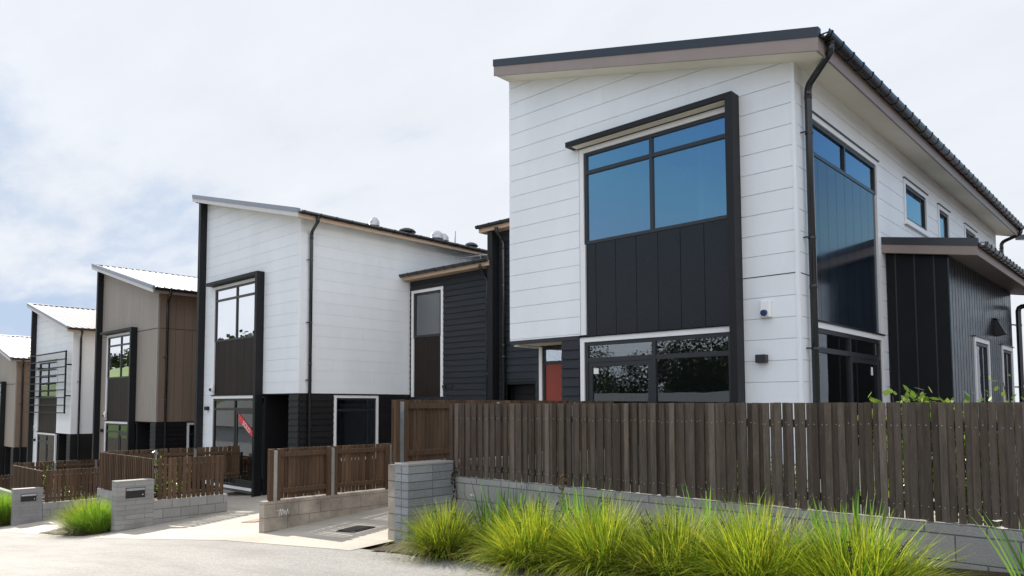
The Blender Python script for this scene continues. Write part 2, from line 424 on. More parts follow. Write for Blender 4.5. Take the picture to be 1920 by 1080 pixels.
def panels(name, parent, axis, plane, u0, u1, z0, z1, n, m, off=-.015, first=.5, gap=.008):
    mb = MB(); w = (u1 - u0) / (n - 1 + first); u = u0
    for i in range(n):
        ww = w * first if i == 0 else w
        abox(mb, axis, plane, u, min(u + ww, u1) - gap, z0, z1, off - .03, off); u += ww
    abox(mb, axis, plane, u0, u1, z0, z1, off - .05, off - .031)
    return mb.build(name, M[m], parent)

def gutter(parent, axis, plane, u0, u1, ztop, r=.066, brackets=None, m='gutter', br_r=None):
    """half-round gutter along u, its centre r outside the fascia plane; brackets are parts of the gutter"""
    mb = MB(); prof = []
    for k in range(9): a = math.pi * k / 8; prof.append((r - r * math.cos(a), ztop - r * 1.05 * math.sin(a) - .012 * (1 if 0 < k < 8 else 0)))
    prof = [(-.004, ztop)] + prof[1:8] + [(2 * r, ztop), (2 * r - .012, ztop + .012), (2 * r - .02, ztop - .01)] + [(2 * r - .012 - (2 * r - .024) * (k / 6.) , ztop - (r - .012) * math.sin(math.pi * k / 6.) - .014) for k in range(1, 6)] + [(.012, ztop - .01)]
    mb.prism([PT(axis, plane, u0, z, d) for d, z in prof], [PT(axis, plane, u1, z, d) for d, z in prof])
    gt = mb.build('gutter', M[m], parent)
    if brackets:
        n, w = brackets; R0 = r + .002; R1 = r + .011
        first = None
        for i in range(n):
            u = u0 + .1 + (u1 - u0 - .2) * i / (n - 1)
            if first is None:
                b = MB()
                arc = [(r - R1 * math.cos(math.pi * k / 10), ztop - R1 * 1.08 * math.sin(math.pi * k / 10) - .006) for k in range(11)]
                arc2 = [(r - R0 * math.cos(math.pi * k / 10), ztop - R0 * 1.08 * math.sin(math.pi * k / 10) - .006) for k in range(10, -1, -1)]
                ring = [(0., ztop + .022)] + arc + [(2 * r + .02, ztop + .01), (2 * r + .018, ztop + .01)] + arc2 + [(.012, ztop + .022)]
                # hooked strap
                A = arc; B = list(reversed(arc2))
                for k in range(10):
                    q = [A[k], A[k + 1], B[k + 1], B[k]]
                    b.prism([PT(axis, plane, u - w / 2, z, d) for d, z in q], [PT(axis, plane, u + w / 2, z, d) for d, z in q])
                for q in ([(2 * r + .002, ztop - .01), (2 * r + .011, ztop - .01), (2 * r + .008, ztop + .012), (2 * r - .002, ztop + .012)],
                          [(-.002, ztop + .004), (2 * r, ztop + .008), (2 * r, ztop + .016), (-.002, ztop + .012)]):
                    b.prism([PT(axis, plane, u - w / 2, z, d) for d, z in q], [PT(axis, plane, u + w / 2, z, d) for d, z in q])
                first = b.build('gutter_bracket', M[m], gt); ubase = u
            else:
                c = first.copy(); COL.objects.link(c); c.parent = gt
                dlt = u - ubase
                c.location = (dlt, 0, 0) if axis == 'F' else (0, dlt, 0)
    return gt

def fillet(pts, r, n=5):
    """round the corners of a polyline"""
    pts = [Vector(p) for p in pts]; out = [pts[0]]
    for a, b, c in zip(pts, pts[1:], pts[2:]):
        d0 = (a - b); d1 = (c - b); q = min(r, d0.length * .45, d1.length * .45)
        p0 = b + d0.normalized() * q; p1 = b + d1.normalized() * q
        for k in range(n + 1):
            t = k / n; out.append(p0 * (1 - t) ** 2 + b * 2 * t * (1 - t) + p1 * t * t)
    return out + [pts[-1]]

def downpipe(parent, axis, plane, u, ztop, zbot, d_top, d_wall, r=.045, clips=(), m='gutter', drop=.18, rise=.32, lead=0.):
    P = lambda d, z, du=0.: PT(axis, plane, u + du, z, d)
    z1 = ztop - drop; z2 = z1 - rise
    mb = MB(); mb.tube(fillet([P(d_top, ztop, lead), P(d_top, z1, lead), P(d_wall, z2), P(d_wall, zbot)], .11), r, 12)
    for zc in (ztop - .03, z2 - .16, (z2 + zbot) / 2):       # socket collars
        dd, le = (d_top, lead) if zc > z1 else (d_wall, 0)
        mb.tube([P(dd, zc + .03, le), P(dd, zc - .03, le)], r + .005, 12)
    dp = mb.build('downpipe', M[m], parent, smooth=False)
    for p in dp.data.polygons: p.use_smooth = len(p.vertices) == 4
    for z in clips:
        b = MB()
        b.tube([P(d_wall, z + .016), P(d_wall, z - .016)], r + .008, 12)
        b.bar(P(d_wall - .01, z, -r), P(d_wall - .01, z, -(r + .055)), .018, .026)
        b.tube([P(0., z, -(r + .05)), P(d_wall, z, -(r + .05))], .012, 6)
        b.build('pipe_clip', M[m], dp)
    return dp

def mono_roof(parent, xl, xr, y0, y1, zr, slope, m_sheet, m_flash, m_fascia, ribs=True, sheet_t=.03, fascia_h=.20, flash_h=.11, soffit='soffit', eave=None, rear=True):
    """monopitch roof falling to +X; zr = top of the roof edge at xr."""
    zt = lambda x: zr + slope * (xr - x)
    rd = .03 if m_sheet == 'roof_silver' else .075
    # sheet with trapezoid ribs running down the slope
    mb = MB()
    prof = []
    if ribs:
        y = y0 + .10
        while y < y1 - .12:
            prof += [(y, 0), (y + .030, .032), (y + .062, .032), (y + .092, 0)]; y += .245
        prof = [(y0 + .04, 0)] + prof + [(y1, 0)]
    else: prof = [(y0, 0), (y1, 0)]
    for (ya, ha), (yb, hb) in zip(prof, prof[1:]):
        A = [(xl + .03, ya, zt(xl + .03) - rd + ha), (xr + .03, ya, zt(xr + .03) - rd + ha), (xr + .03, yb, zt(xr + .03) - rd + hb), (xl + .03, yb, zt(xl + .03) - rd + hb)]
        mb.prism(A, [(x, y_, z - .025) for x, y_, z in A])
    rf = mb.build('roof', M[m_sheet], parent)
    # barge fascia at the street end, at the rear end, ridge board on the high side
    def barge(ya, yb, nm):
        f = MB(); f.prism([(xl, ya, zt(xl) - flash_h), (xr, ya, zt(xr) - flash_h), (xr, ya, zt(xr) - flash_h - fascia_h), (xl, ya, zt(xl) - flash_h - fascia_h)],
                          [(xl, yb, zt(xl) - flash_h), (xr, yb, zt(xr) - flash_h), (xr, yb, zt(xr) - flash_h - fascia_h), (xl, yb, zt(xl) - flash_h - fascia_h)])
        f.build('barge_board', M[m_fascia], rf)
        e = .012 if ya == y0 else -.012
        f = MB(); f.prism([(xl - .012, ya - e, zt(xl) + .012), (xr + .012, ya - e, zt(xr) + .012), (xr + .012, ya - e, zt(xr) - flash_h - .012), (xl - .012, ya - e, zt(xl) - flash_h - .012)],
                          [(xl - .012, yb + e * 5, zt(xl) + .012), (xr + .012, yb + e * 5, zt(xr) + .012), (xr + .012, yb + e * 5, zt(xr) - flash_h - .001), (xl - .012, yb + e * 5, zt(xl) - flash_h - .001)])
        f.build('barge_flashing', M[m_flash], rf)
    barge(y0, y0 + .03, 'f')
    if rear: barge(y1, y1 - .03, 'r')
    # eave fascia on the low side
    f = MB(); f.box(xr - .03, xr, y0 + .032, y1 - .032, zt(xr) - flash_h - fascia_h, zt(xr) - .045); f.build('eave_fascia', M[eave or m_fascia], rf)
    # ridge flashing on the high side
    f = MB(); f.prism([(xl - .01, y0 + .1, zt(xl) + .012), (xl + .14, y0 + .1, zt(xl + .14) + .012), (xl + .14, y0 + .1, zt(xl + .14) - .0), (xl - .01, y0 + .1, zt(xl) - .24)],
                      [(xl - .01, y1, zt(xl) + .012), (xl + .14, y1, zt(xl + .14) + .012), (xl + .14, y1, zt(xl + .14) - .0), (xl - .01, y1, zt(xl) - .24)])
    f.build('ridge_flashing', M[m_flash], rf)
    # soffit lining under the overhang (street side and low side), following the slope
    so = MB(); t = flash_h + fascia_h - .015
    def lin(xa, xb, ya, yb):
        A = [(xa, ya, zt(xa) - t), (xb, ya, zt(xb) - t), (xb, yb, zt(xb) - t), (xa, yb, zt(xa) - t)]
        so.prism(A, [(x, y_, z + .012) for x, y_, z in A])
    lin(xl + .002, xr - .031, y0 + .031, y1 - .031)
    so.build('soffit', M[soffit], rf)
    return rf, zt
# ---------------------------------------------------------------- the row of townhouses
YF = 10.726
SP = .3117

def low_slab(mb, x0, x1, y0, y1, z, t=.2): mb.box(x0, x1, y0, y1, z - t, z)

def interior(parent, xl, xr, y0, y1, zb, ct, slope, zg, dx0, dx1):
    """rooms behind the glass: upper room over the full width, ground floor room clear of the porch"""
    mb = MB(); yr = y0 + 1.42
    mb.box(xl + .13, xr - .13, y0 + .13, y1 - .2, zb + .0, zb + .03)              # upper floor
    mb.box(xl + .13, xr - .13, yr, y1 - .3, zg - .1, zg); mb.box(dx0, dx1, y0 + .1, yr, zg - .1, zg)
    mb.cur = 1
    mb.box(xl + .13, xr - .13, y0 + 4.2, y0 + 4.3, zg, ct + .2)                   # partition
    mb.box(xl + .121, xl + .129, y0 + .13, y0 + 4.2, zb + .03, ct + 1.2); mb.box(xl + .121, xl + .129, yr, y0 + 4.2, zg, zb - .2)
    mb.box(xr - .50, xr - .121, y0 + 4.3, y0 + 4.4, zg, ct - .3)
    mb.box((dx0 * .62 + dx1 * .38), (dx0 * .62 + dx1 * .38) + .1, y0 + 2.3, y0 + 4.2, zb + .03, ct + .5)
    A = [(xl + .13, y0 + .13, ct + slope * (xr - xl) - .25), (xr - .13, y0 + .13, ct - .25), (xr - .13, y1 - .3, ct - .25), (xl + .13, y1 - .3, ct + slope * (xr - xl) - .25)]
    mb.prism(A, [(x, y, z + .02) for x, y, z in A])                               # sloping ceiling
    mb.box(xl + .13, xr - .13, yr, y1 - .3, zb - .33, zb - .30); mb.box(dx0, dx1, y0 + .1, yr, zb - .1, zb - .07)
    return mb.build('interior', [M['carpet'], M['inner']], parent)

def shell(parent, xl, xr, y1, zg, ct, slope, m):
    """party wall on the high side and rear wall"""
    top = lambda x: ct + slope * (xr - x)
    mb = MB()
    mb.prism([(xl, YF + .12, zg), (xl + .12, YF + .12, zg), (xl + .12, YF + .12, top(xl + .12)), (xl, YF + .12, top(xl))],
             [(xl, y1, zg), (xl + .12, y1, zg), (xl + .12, y1, top(xl + .12)), (xl, y1, top(xl))])
    mb.prism([(xl + .12, y1 - .12, zg), (xr - .12, y1 - .12, zg), (xr - .12, y1 - .12, top(xr - .12)), (xl + .12, y1 - .12, top(xl + .12))],
             [(xl + .12, y1, zg), (xr - .12, y1, zg), (xr - .12, y1, top(xr - .12)), (xl + .12, y1, top(xl + .12))])
    return mb.build('party_wall', M[m], parent)

def alarm_box(parent, x, z):
    mb = MB()
    mb.prism([(x - .085, YF - .0, z + .13), (x + .085, YF - .0, z + .13), (x + .085, YF, z - .13), (x - .085, YF, z - .13)],
             [(x - .07, YF - .07, z + .12), (x + .07, YF - .07, z + .12), (x + .075, YF - .10, z - .12), (x - .075, YF - .10, z - .12)])
    a = mb.build('alarm_siren', M['white_plastic'], parent, bevel=.012)
    mb = MB(); n = 16
    c = Vector((x, YF - .1, z - .05)); pts = []
    mb.tube([(x, YF - .08, z - .055), (x, YF - .11, z - .06), (x, YF - .135, z - .065)], .046, 18)
    mb.build('blue_lens', M['blue_lens'], a)
def wall_light(parent, x, z):
    mb = MB(); mb.box(x - .075, x + .075, YF - .115, YF - .006, z - .06, z + .06)
    mb.box(x - .05, x + .05, YF - .006, YF + .0, z - .045, z + .045)
    mb.build('wall_light', M['blackplastic'], parent, bevel=.004)

# ---- nearest house
def house_near():
    xl, xr, zb, ct, sl, y1, zg = -9.45, -3.97, 1.245, 5.07, .258, 25.7, -1.25
    h = thing('townhouse', 'nearest and tallest white townhouse, with glossy black panelled corner windows behind the long timber fence', 'house', ((xl + xr) / 2, (YF + y1) / 2, zg), 'townhouses stepping down the street')
    rline = (-sl, ct + sl * xr)                       # wall top in X
    wx0, wx1, wz0, wz1 = -7.665, -4.965, 2.866, 4.525
    dx0, dx1, dtop = -7.685, -4.975, 1.115
    # front cladding
    mb = MB()
    clad(mb, 'F', YF, xl, xr - .045, zb, 7.2, 'board', SP, .342, rline, [(-7.775, -4.82, zb, 4.61)])
    clad(mb, 'F', YF, -4.82, xr - .045, zg - .2, zb, 'board', SP, .342, rline)
    mb.box(xr - .04, xr + .012, YF - .012, YF + .05, zg - .2, ct - .01)            # corner board
    mb.build('front_cladding', M['white'], h)
    mb = MB(); abox(mb, 'F', YF, -4.78, xr + .012, 1.896, 1.905, -.01, .004); abox(mb, 'R', xr, YF - .004, YF + .5, 1.896, 1.905, -.01, .004); mb.build('joint_flashing', M['blacktrim'], h)
    # side cladding facing the camera's right
    small = [(16.35, 17.90, 3.69, 4.40), (19.03, 19.90, 3.2, 4.40), (21.66, 22.84, 3.69, 4.42)]
    mb = MB()
    clad(mb, 'R', xr, YF + .051, y1, zg - .2, ct, 'board', SP, .342, (0, ct), [(11.27, 14.56, zg - .2, 4.40)] + [(a - .1, b + .1, c - .1, d + .1) for a, b, c, d in small], gap=.010)
    mb.build('side_cladding', M['white'], h)
    shell(h, xl, xr, y1, zb - .1, ct, sl, 'white')
    # dark ground floor on the left
    mb = MB(); clad(mb, 'F', YF, -8.2, -7.80, zg - .2, 1.165, 'lap', .165, 1.165 - .165 * 20)
    clad(mb, 'F', 11.5, xl, -9.34, zg - .2, 1.165, 'lap', .165, 1.165 - .165 * 20)
    clad(mb, 'F', 11.5, -8.35, -8.2, zg - .2, 1.165, 'lap', .165, 1.165 - .165 * 20)
    mb.box(-8.22, -8.10, YF + .05, 11.5, zg - .2, 1.165)
    mb.prism([(xl, 11.62, zg - .2), (xl + .1, 11.62, zg - .2), (xl + .1, 11.62, zb - .1), (xl, 11.62, zb - .1)], [(xl, y1, zg - .2), (xl + .1, y1, zg - .2), (xl + .1, y1, zb - .1), (xl, y1, zb - .1)])
    mb.build('ground_floor_weatherboard', M['darklap'], h)
    mb = MB(); mb.box(xl + .005, -7.79, YF + .004, YF + .06, 1.17, zb - .004); mb.build('drip_flashing', M['frame'], h)
    mb = MB(); mb.box(xl + .004, -8.2, YF + .062, 11.5, 1.185, 1.2); mb.build('porch_soffit', M['soffit'], h)
    # red entry door with a light over it
    d = window('entry_door', h, 'F', 11.5, -9.27, -8.36, zg, 1.16, [], [.845], 'glass', fr=.055, d0=-.08, d1=-.02, trim=(1, 0, 0, 0), trim_w=.075)
    for c in list(d.children):
        if c.name.startswith('pane') and (c.data.vertices[0].co.z + root_loc(c).z) < .5: bpy.data.objects.remove(c)
    mb = MB(); abox(mb, 'F', 11.5, -9.215, -8.415, zg + .05, .815, -.06, -.035); mb.build('red_panel', M['red'], d, bevel=.004)
    # street window, panel below, glazed doors
    window('upper_window', h, 'F', YF, wx0, wx1, wz0, wz1, [-6.315], [4.165], 'glass_up', fr=.055, trim=(1, 1, 1, 0), trim_w=.085)
    panels('spandrel_panel', h, 'F', YF, -7.64, -4.99, 1.225, wz0 - .004, 7, 'panel')
    for a, b in ((-7.75, -7.645), (-4.985, -4.902)):
        mb = MB(); abox(mb, 'F', YF, a, b, 1.245, wz0, -.05, .02); mb.build('panel_trim', M['trim'], h)
    mb = MB(); abox(mb, 'F', YF, -7.8, -4.84, 1.206, 1.222, -.05, .045); mb.build('sill_flashing', M['frame'], h)
    sd = window('sliding_door', h, 'F', YF, dx0, dx1, zg, dtop, [-6.315], [.795], 'glass_low', fr=.065, trim=(1, 1, 1, 0), trim_w=.085, sash={(0, 0): .085})
    mb = MB(); abox(mb, 'F', YF, -7.52, -7.42, .55, .65, -.036, -.030); mb.build('paper_sticker', M['white_plastic'], sd)
    # hood over the window and the full height fin beside it
    mb = MB(); abox(mb, 'F', YF, -7.90, -4.902, 4.635, 4.725, 0.0, .245)
    mb.build('window_hood', M['blacktrim'], h, bevel=.004)
    mb = MB(); abox(mb, 'F', YF, -4.90, -4.785, zg - .2, 4.725, 0., .245); mb.build('window_fin', M['blacktrim'], h, bevel=.004)
    mb = MB(); abox(mb, 'F', YF, -7.78, -4.91, 4.622, 4.634, 0., .20); mb.build('hood_soffit', M['soffit'], h)
    # corner return: window over tall gloss panel over glazed doors
    window('corner_window', h, 'R', xr, 11.355, 14.47, 3.775, 4.315, [12.86], [], 'glass_up', fr=.06, trim=(1, 1, 1, 0), trim_w=.085)
    panels('corner_panel', h, 'R', xr, 11.39, 14.44, 1.265, 3.77, 8, 'panel_gloss', first=.6)
    for a, b in ((11.27, 11.385), (14.445, 14.57)):
        mb = MB(); abox(mb, 'R', xr, a, b, 1.265, 3.775, -.05, .02); mb.build('panel_trim', M['trim'], h)
    mb = MB(); abox(mb, 'R', xr, 11.24, 14.6, 1.244, 1.262, -.05, .045); mb.build('sill_flashing', M['frame'], h)
    sd = window('corner_sliding_door', h, 'R', xr, 11.36, 14.47, zg, 1.15, [12.86], [.83], 'glass_low', fr=.065, trim=(1, 1, 1, 0), trim_w=.085, sash={(1, 0): .085})
    mb = MB(); abox(mb, 'R', xr, 13.98, 14.07, .52, .66, -.036, -.030); mb.build('paper_sticker', M['white_plastic'], sd)
    for i, (a, b, c, d_) in enumerate(small): window('side_window', h, 'R', xr, a, b, c, d_, [], [], 'glass_up', fr=.055, trim=(1, 1, 1, 1), trim_w=.09, sill=(i != 1))
    interior(h, xl, xr, YF, y1, zb, ct, sl, zg, dx0, dx1)
    # roof
    rx = -3.475
    rf, zt = mono_roof(h, xl - .02, rx, 10.30, y1 + .35, 5.14, .2645, 'roof_dark', 'flash', 'fascia', fascia_h=.20, flash_h=.115)
    gz = zt(rx) - .05
    gutter(h, 'R', rx, 10.34, y1 + .3, gz, r=.074, brackets=(36, .03))
    downpipe(h, 'R', xr, 11.04, gz - .05, zg, rx + .068 - xr, .085, r=.050, clips=(3.98, 2.43, .82), drop=.16, rise=.20, lead=-.46)
    downpipe(h, 'R', xr, y1 + .15, gz - .05, 1.0, rx + .068 - xr, .10, r=.050, clips=(4.0,), drop=.16, rise=.18, lead=0.)
    alarm_box(h, -4.435, 1.405); wall_light(h, -4.505, .68)
    # ---- low black annex on the right
    ax, ya, yb = -2.99, 14.9, 20.85
    mb = MB(); clad(mb, 'F', ya, xr + .02, ax - .012, zg - .2, 2.95, 'vert', .30, xr + .17, (-.2, 2.62 + .2 * ax), gap=.016, groove=.016)
    mb.build('annex_front_cladding', M['annex'], h)
    mb = MB()
    for k in range(3):
        u = xr + .17 + .30 * k - .008; abox(mb, 'F', ya, u - .011, u + .011, zg, 2.62 - .2 * (u - ax) - .03, -.01, .008)
    mb.build('joint_strips', M['frame'], h)
    wins = [(16.78, 17.98, zg, 1.22), (19.53, 20.62, zg, 1.22)]
    mb = MB(); clad(mb, 'R', ax, ya + .13, yb, zg - .2, 2.62, 'vert', .225, ya, (0, 2.60), [(a - .09, b + .09, c, d_ + .09) for a, b, c, d_ in wins], gap=.032, groove=.03)
    mb.box(xr, ax - .02, yb - .1, yb, zg, 2.7); mb.box(ax - .012, ax + .006, ya - .006, ya + .129, zg, 2.57)
    mb.build('annex_side_cladding', M['batten'], h)
    for a, b, c, d_ in wins: window('annex_window', h, 'R', ax, a, b, c, d_, [], [], 'glass', fr=.06, trim=(1, 1, 1, 0), trim_w=.09)
    mb = MB(); mb.box(xr + .1, ax - .13, ya + .13, yb - .12, zg, zg + .02); mb.cur = 1; mb.box(xr + .02, xr + .1, ya + .13, yb - .12, zg, 2.5); mb.build('annex_interior', [M['carpet'], M['inner']], h)
    rf2, zt2 = mono_roof(h, xr + .01, -2.53, 14.70, yb + .45, 2.79, .175, 'roof_dark', 'flash', 'fascia', fascia_h=.165, flash_h=.11, soffit='fascia', rear=True)
    rf2.name = 'annex_roof'
    gutter(h, 'R', -2.53, 14.74, yb + .4, zt2(-2.53) - .06, r=.062, brackets=(19, .03)).name = 'annex_gutter'
    mb = MB(); y = yb + .22; x = ax + .10
    mb.tube([(-2.47, y, 2.72), (-2.47, y, 2.42), (-2.50, y, 2.36), (-2.56, y, 2.32), (x + .07, y, 2.28), (x + .02, y, 2.25), (x, y, 2.18), (x, y, zg)], .055, 12)
    for z in (1.85, .42):
        mb.tube([(x, y, z + .02), (x, y, z - .02)], .063, 12); mb.bar((x, y, z), (ax - .02, y - .35, z), .02, .03)
    o = mb.build('annex_downpipe', M['gutter'], h)
    # exterior light / vent cowl on the annex wall
    mb = MB(); yy = 18.85; zz = 1.62
    mb.prism([(ax, yy - .13, zz + .18), (ax, yy + .13, zz + .18), (ax, yy + .13, zz - .17), (ax, yy - .13, zz - .17)],
             [(ax + .07, yy - .13, zz + .16), (ax + .07, yy + .13, zz + .16), (ax + .20, yy + .13, zz - .13), (ax + .20, yy - .13, zz - .13)])
    mb.box(ax + .0, ax + .06, yy - .15, yy + .15, zz + .182, zz + .21)
    mb.build('vent_cowl', M['blackplastic'], h, bevel=.006)
    return h
house_near()

# ---- the houses stepping down to the left
def house_row(xr, zb, ct, label, clad_kind, upper, lower, panel_m, roof_m, flash_m, fascia_m, zg, y1=25., hooded=True, louvre=False, vents=False, glass='glass', sold=False, mid_joint=False, gutter_n=0, party='taupe'):
    sl = .262
    W = 5.50
    xl = xr - W
    h = thing('townhouse', label, 'house', ((xl + xr) / 2, (YF + y1) / 2, zg), 'townhouses stepping down the street')
    rline = (-sl, ct + sl * xr)
    wx0, wx1, wz0 = xr - 4.82, xr - 2.12, zb + 1.645
    wz1 = wz0 + 1.65
    fx = xr - 1.97
    mb = MB()
    op = [(wx0 - .10, wx1 + .10, zb, wz1 + .09)]
    if clad_kind == 'board':
        clad(mb, 'F', YF, xl, xr - .045, zb, 9, 'board', SP, zb, rline, op, gap=.007, groove=.013)
        clad(mb, 'F', YF, xl, wx0 - .11, zg, zb, 'board', SP, zb - SP * 20, rline)
    else:
        zj = zb + 3.33
        clad(mb, 'F', YF, xl, xr - .045, zb, zj - .008, 'vert', .16, xr, rline, op, gap=.012)
        clad(mb, 'F', YF, xl, xr - .045, zj + .008, 9, 'vert', .16, xr, rline, op, gap=.012)
        clad(mb, 'F', YF, xl, wx0 - .11, zg, zb, 'vert', .16, xr, rline, gap=.012)
    mb.box(xr - .04, xr + .012, YF - .012, YF + .05, zb, ct - .01)
    mb.build('front_cladding', M[upper], h)
    mb = MB()
    if clad_kind == 'board': clad(mb, 'R', xr, YF + .051, y1, zb, ct, 'board', SP, zb, (0, ct), gap=.006, groove=.010)
    else:
        clad(mb, 'R', xr, YF + .051, y1, zb, zj - .008, 'vert', .32, YF, (0, ct), gap=.012)
        clad(mb, 'R', xr, YF + .051, y1, zj + .008, ct, 'vert', .32, YF, (0, ct), gap=.012)
    mb.build('side_cladding', M['taupe_side' if upper == 'taupe' else upper], h)
    shell(h, xl, xr, y1, zg, ct, sl, party)
    # ground floor: porch recess, lap boards to the corner and along the side
    px = xr - .47; zs_ = zb - .03
    side_w = (YF + 1.21, YF + 2.60, zg + 1.0, zb - .12)
    mb = MB()
    clad(mb, 'F', YF, px, xr, zg - .2, zs_, 'lap', .165, zs_ - .165 * 20)
    clad(mb, 'R', xr, YF + .03, y1, zg - .2, zs_, 'lap', .165, zs_ - .165 * 20, holes=[(side_w[0] - .08, side_w[1] + .08, side_w[2] - .08, side_w[3] + .08)])
    mb.box(px, px + .1, YF + .05, YF + 1.2, zg - .2, zs_)
    clad(mb, 'F', YF + 1.2, fx + .2, px - 1.1, zg - .2, zs_, 'lap', .165, zs_ - .165 * 20)
    mb.box(fx + .10, fx + .2, YF + .05, YF + 1.3, zg - .2, zs_)
    mb.build('ground_floor_weatherboard', M[lower], h)
    mb = MB(); mb.box(fx, xr - .01, YF + .01, YF + 1.2, zs_ + .002, zb - .004); mb.build('porch_soffit', M[lower], h)
    ed = window('entry_door', h, 'F', YF + 1.2, px - 1.07, px - .09, zg, zs_ - .03, [], [zb - .45], 'glass_low', fr=.06, d0=-.1, d1=-.02, trim=(0, 1, 0, 0), trim_w=.07)
    window('side_window', h, 'R', xr, *side_w, [side_w[1] - .28], [side_w[3] - .34], 'glass_low', fr=.055, trim=(1, 1, 1, 1), trim_w=.08)
    # street window stack
    if not louvre or True:
        window('upper_window', h, 'F', YF, wx0, wx1, wz0, wz1, [(wx0 + wx1) / 2], [wz1 - .36], glass, fr=.055, trim=(1, 1, 1, 0), trim_w=.085)
    panels('spandrel_panel', h, 'F', YF, wx0 + .02, wx1 - .02, zb - .01, wz0 - .004, 7, panel_m)
    if not louvre:
        mb = MB(); abox(mb, 'F', YF, wx0 - .085, wx0 + .015, zb, wz0, -.05, .02); mb.build('panel_trim', M['trim'], h)
    mb = MB(); abox(mb, 'F', YF, wx0 - .13, wx1 + .1, zb - .028, zb - .012, -.05, .045); mb.build('sill_flashing', M['frame'], h)
    sd = window('sliding_door', h, 'F', YF, wx0, wx1, zg + .08, zb - .12, [(wx0 + wx1) / 2], [zb - .44], 'glass_low', fr=.065, trim=(1, louvre, 1, 0), trim_w=.085, sash={(1, 0): .10})
    mb = MB(); abox(mb, 'F', YF, wx0 - .08, wx1, zg + .0, zg + .075, -.05, .03); mb.build('door_sill', M['trim'], sd)
    if hooded:
        mb = MB(); abox(mb, 'F', YF, wx0 - .24, fx - .002, wz1 + .11, wz1 + .20, 0., .24); mb.build('window_hood', M['blacktrim'], h, bevel=.004)
        mb = MB(); abox(mb, 'F', YF, fx, fx + .125, zg - .2, wz1 + .20, 0., .24); mb.build('window_fin', M['blacktrim'], h, bevel=.004)
    # black party-wall fin at the high edge
    mb = MB(); zt_ = ct + sl * W
    mb.prism([(xl - .16, YF - .22, zg - .2), (xl - .002, YF - .22, zg - .2), (xl - .002, YF - .22, zt_ + .03), (xl - .16, YF - .22, zt_ + .06)],
             [(xl - .16, YF + .3, zg - .2), (xl - .002, YF + .3, zg - .2), (xl - .002, YF + .3, zt_ + .03), (xl - .16, YF + .3, zt_ + .06)])
    mb.build('edge_fin', M['blacktrim'], h, bevel=.006)
    if mid_joint:
        mb = MB(); abox(mb, 'F', YF, fx + .13, xr + .012, zj - .006, zj + .006, -.02, .014); mb.build('joint_flashing', M['blacktrim'], h)
    interior(h, xl, xr, YF, y1, zb, ct, sl, zg, wx0, wx1)
    rx = xr + .50
    rf, zt = mono_roof(h, xl - .18, rx, 10.30, y1 + .3, ct + .02, .262, roof_m, flash_m, fascia_m, fascia_h=.125, flash_h=.10, eave='fascia_wood' if clad_kind == 'board' else 'fascia')
    gz = zt(rx) - .055
    gutter(h, 'R', rx, 10.36, y1 + .25, gz, r=.062, brackets=(gutter_n, .03) if gutter_n else None, m='gutter')
    downpipe(h, 'R', xr, YF + .30, gz - .05, zg, rx + .062 - xr, .075, r=.046, clips=(zb + 3.6, zb + 1.9, zb + .35) if gutter_n else (zb + 2.3,), drop=.14, rise=.20, lead=-.12)
    alarm_box(h, wx0 - .02, zb + .22) if not louvre else alarm_box(h, wx0 - .35, zb + .2)
    wall_light(h, wx0 - .33, zb - .42)
    return h, sd, zt, (wx0, wx1, wz0, wz1)

hB, sdB, ztB, wB = house_row(-16.93, .325, 5.11, 'white townhouse with brown panel under its window and round vents along its roof edge', 'board', 'white', 'charcoal', 'panel_brown', 'roof_dark', 'flash_blue', 'fascia_pale', -2.46, vents=True, gutter_n=30, glass='glass_mirror', party='panel_brown')
hC, sdC, ztC, wC = house_row(-26.08, -.585, 4.13, 'taupe townhouse with vertical boards, hooded window and silver roof, beside the white vented one', 'vert', 'taupe', 'charcoal', 'panel_brown', 'roof_silver', 'flash_blue', 'fascia_pale', -3.35, mid_joint=True, glass='glass_mirror')
hD, sdD, ztD, wD = house_row(-35.15, -1.26, 3.41, 'white townhouse with a black louvre screen across its upper window', 'board', 'white', 'charcoal', 'panel_brown', 'roof_silver', 'flash_blue', 'fascia_pale', -4.05, hooded=False, louvre=True)
hE, sdE, ztE, wE = house_row(-44.10, -2.2, 2.50, 'taupe townhouse cut off by the left edge of the photo, farthest down the street', 'vert', 'taupe', 'charcoal', 'panel_brown', 'roof_silver', 'flash_blue', 'fascia_pale', -4.95, mid_joint=True)

# louvre screen on the fourth house: nine rails on a steel frame stood off the wall
mb = MB(); X0, X1, Z0, Z1, yl = -41.0, -35.25, -.36, 2.42, 10.46
mb.box(X1 - .06, X1, yl, yl + .06, Z0, Z1)
scr = mb.build('louvre_screen', M['blacktrim'], hD)
for i in range(9):
    z = Z0 + .03 + (Z1 - Z0 - .06) * i / 8
    q = MB(); q.box(X0, X1 - .061, yl, yl + .09, z - .022, z + .022); q.build('louvre_rail', M['blacktrim'], scr)
q = MB()
for z in (1.80, .42):
    q.box(X1 - .05, X1 - .01, yl + .061, YF, z - .03, z + .03)
    q.box(X0 + 1.1, X0 + 1.14, yl + .091, YF, z - .03, z + .03)
q.build('screen_bracket', M['blacktrim'], scr)

